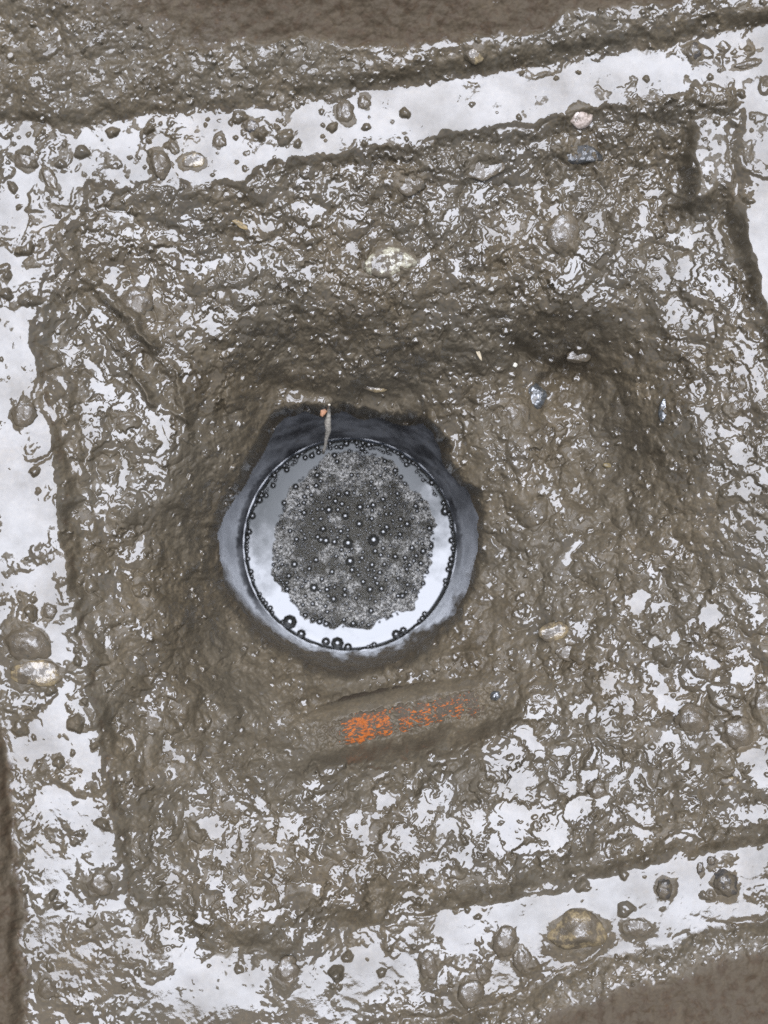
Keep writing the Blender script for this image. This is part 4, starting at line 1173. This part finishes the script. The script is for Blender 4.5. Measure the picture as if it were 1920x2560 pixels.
# ------------------------------------------------------------------ orange ribbed pipe, half buried below the drain
m, N, L, B = newmat('orange_plastic')
tc = nd(N, 'ShaderNodeTexCoord').outputs['Object']
mpn = nd(N, 'ShaderNodeMapping'); mpn.inputs['Scale'].default_value = (0.45, 1.0, 1.0); L.new(tc, mpn.inputs[0]); tc = mpn.outputs[0]
na = noise(N, L, 95, 4, 0.7, tc); nb = noise(N, L, 420, 4, 0.75, tc)
k = math2(N, L, 'ADD', math2(N, L, 'MULTIPLY', na.outputs['Fac'], 0.45), math2(N, L, 'MULTIPLY', nb.outputs['Fac'], 0.65))
k = math2(N, L, 'ADD', k, attr(N, 'worn'))
k = ramp(N, L, k, [(0.60, (0, 0, 0)), (0.66, (1, 1, 1))]).outputs[0]
mudc = ramp(N, L, na.outputs['Fac'], [(0.3, MUD_B), (0.7, (0.05, 0.036, 0.024))]).outputs[0]
orange = ramp(N, L, nb.outputs['Fac'], [(0.38, (0.16, 0.042, 0.009)), (0.62, (0.33, 0.088, 0.012))]).outputs[0]
L.new(mixc(N, L, k, mudc, orange), B.inputs['Base Color'])
B.inputs['Roughness'].default_value = 0.6
B.inputs['IOR'].default_value = 1.3
bp = nd(N, 'ShaderNodeBump'); bp.inputs['Distance'].default_value = 0.0015; bp.inputs['Strength'].default_value = 0.8
L.new(nb.outputs['Fac'], bp.inputs['Height']); L.new(bp.outputs[0], B.inputs['Normal'])
M_OR = m
rad = 0.036
p0, p1 = OP0, OP1
d = (p1 - p0); Lp = d.length
root = empty('orange_pipe', p0 + Vector((0, 0, -rad)))
root.rotation_euler = d.to_track_quat('X', 'Z').to_euler()
tag(root, 'orange ribbed plastic pipe half buried in mud below the drain opening', 'pipe')
vs, fs = [], []
NX, NT = 160, 64
for i in range(NX + 1):
    x = Lp * i / NX
    for j in range(NT):
        t = 2 * math.pi * j / NT
        rr = rad + 0.0008 * math.sin(x * 300)
        vs.append((x, rr * math.cos(t), rr * math.sin(t)))
for i in range(NX):
    for j in range(NT):
        q = (j + 1) % NT
        fs.append((i * NT + j, i * NT + q, (i + 1) * NT + q, (i + 1) * NT + j))
def worn(o):
    c = np.array([v.co[:] for v in o.data.vertices])
    x = c[:, 0] / Lp
    a = np.interp(x, [0, .17, .26, .40, .50, .62, .72, .79, .88, 1], [-.3, -.10, .075, .06, .02, .03, .0, .04, -.08, -.3]) + 0.012 * np.sin(x * 62)
    a -= 0.9 * np.clip(np.abs(c[:, 1]) / rad - 0.42, 0, 1)
    o.data.attributes.new('worn', 'FLOAT', 'POINT').data.foreach_set('value', a.astype(np.float32))
    return o
worn(mesh_obj('pipe_body', vs, fs, M_OR, root))
for i in range(9):
    x0 = Lp * (0.10 + 0.1 * i)
    vs, fs = [], []
    pr = [(-0.006, 0.0), (-0.004, 0.0004), (0.0, 0.0006), (0.004, 0.0004), (0.006, 0.0)]
    for (dx, dr) in pr:
        for j in range(NT):
            t = 2 * math.pi * j / NT
            vs.append((x0 + dx, (rad + dr) * math.cos(t), (rad + dr) * math.sin(t)))
    for a in range(4):
        for j in range(NT):
            q = (j + 1) % NT
            fs.append((a * NT + j, a * NT + q, (a + 1) * NT + q, (a + 1) * NT + j))
    worn(mesh_obj('rib', vs, fs, M_OR, root))

# ------------------------------------------------------------------ twig with a dead leaf hanging into the drain
def plain(name, col, rough=0.5, ior=1.5):
    m, N, L, B = newmat(name)
    n1 = noise(N, L, 240, 3, 0.6, nd(N, 'ShaderNodeTexCoord').outputs['Object'])
    L.new(ramp(N, L, n1.outputs['Fac'], [(0.35, tuple(c * 0.45 for c in col)), (0.62, col)]).outputs[0], B.inputs['Base Color'])
    B.inputs['Roughness'].default_value = rough; B.inputs['IOR'].default_value = ior
    return m
def tube(name, pts, radii, mat, parent=None, ns=8):
    vs, fs = [], []
    pts = [Vector(p) for p in pts]
    for i, p in enumerate(pts):
        d = (pts[min(i + 1, len(pts) - 1)] - pts[max(i - 1, 0)]).normalized()
        a = d.cross(Vector((0.3, 0.2, 1))).normalized(); b = d.cross(a)
        for j in range(ns):
            t = 2 * math.pi * j / ns
            vs.append(p + (a * math.cos(t) + b * math.sin(t)) * radii[i])
    for i in range(len(pts) - 1):
        for j in range(ns):
            q = (j + 1) % ns
            fs.append((i * ns + j, i * ns + q, (i + 1) * ns + q, (i + 1) * ns + j))
    fs += [tuple(range(ns)), tuple(range((len(pts) - 1) * ns, len(pts) * ns))]
    return mesh_obj(name, vs, fs, mat, parent)
M_TWIG = plain('pale_root', (0.62, 0.55, 0.44), 0.3)
M_LEAF = plain('dead_leaf', (0.34, 0.17, 0.09), 0.45)
tp = [(823, 1012, -0.125), (822, 1035, -0.140), (819, 1055, -0.155), (821, 1075, -0.175), (816, 1095, -0.20), (814, 1110, -0.215), (811, 1122, -0.230), (808, 1132, -0.242)]
W3 = [Vector((*w_at(u, v, z), z)) for u, v, z in tp]
twig = empty('root_twig', W3[0])
tag(twig, 'thin pale root with a dead brown leaf scrap hanging into the drain', 'twig')
tube('stem', [p - W3[0] for p in W3], [0.0016, 0.0024, 0.0038, 0.0034, 0.0022, 0.0018, 0.0017, 0.0020], M_TWIG, twig)
vs, fs = [], []
lp = [(812, 1022), (802, 1026), (800, 1038), (806, 1042), (813, 1036), (818, 1028)]
b0 = [Vector((*w_at(u, v, -0.135), -0.135 + 0.002 * math.sin(i * 2))) - W3[0] for i, (u, v) in enumerate(lp)]
nL = len(b0)
vs = b0 + [p + Vector((0, 0, -0.0008)) for p in b0]
fs = [tuple(range(nL)), tuple(range(2 * nL - 1, nL - 1, -1))] + [(i, i + nL, (i + 1) % nL + nL, (i + 1) % nL) for i in range(nL)]
mesh_obj('leaf', vs, fs, M_LEAF, twig, smooth=False)

# small chips
def chip(name, u, v, a, b, t, col, label, cat):
    p = surf(u, v)
    d = CAM_H - p.z
    me = stone_mesh(name, a * d * PXM, b * d * PXM, min(a, b) * d * PXM * 0.5, int(u), 1.0)
    me.materials.append(plain(name + '_skin', col, 0.4))
    o = bpy.data.objects.new(name, me); COL.objects.link(o)
    o.location = p + Vector((0, 0, 0.0012)); o.rotation_euler = (0.1, 0.15, R(-t))
    tag(o, label, cat)
chip('shell_chip', 1287, 910, 9, 6, 20, (0.75, 0.70, 0.55), 'tiny cream white chip above the shiny wet grey stone', 'chip')
chip('wood_splinter', 1194, 882, 26, 5, 65, (0.42, 0.34, 0.22), 'pale splinter lying on the slope above the mound', 'splinter')
chip('straw_scrap', 600, 560, 24, 7, 28, (0.24, 0.17, 0.075), 'yellowish straw scrap on the slope under the top ledge', 'straw')
chip('yellow_chip', 1525, 1162, 12, 6, 10, (0.17, 0.125, 0.05), 'ochre chip in the shaded foot of the dark hollow', 'chip')
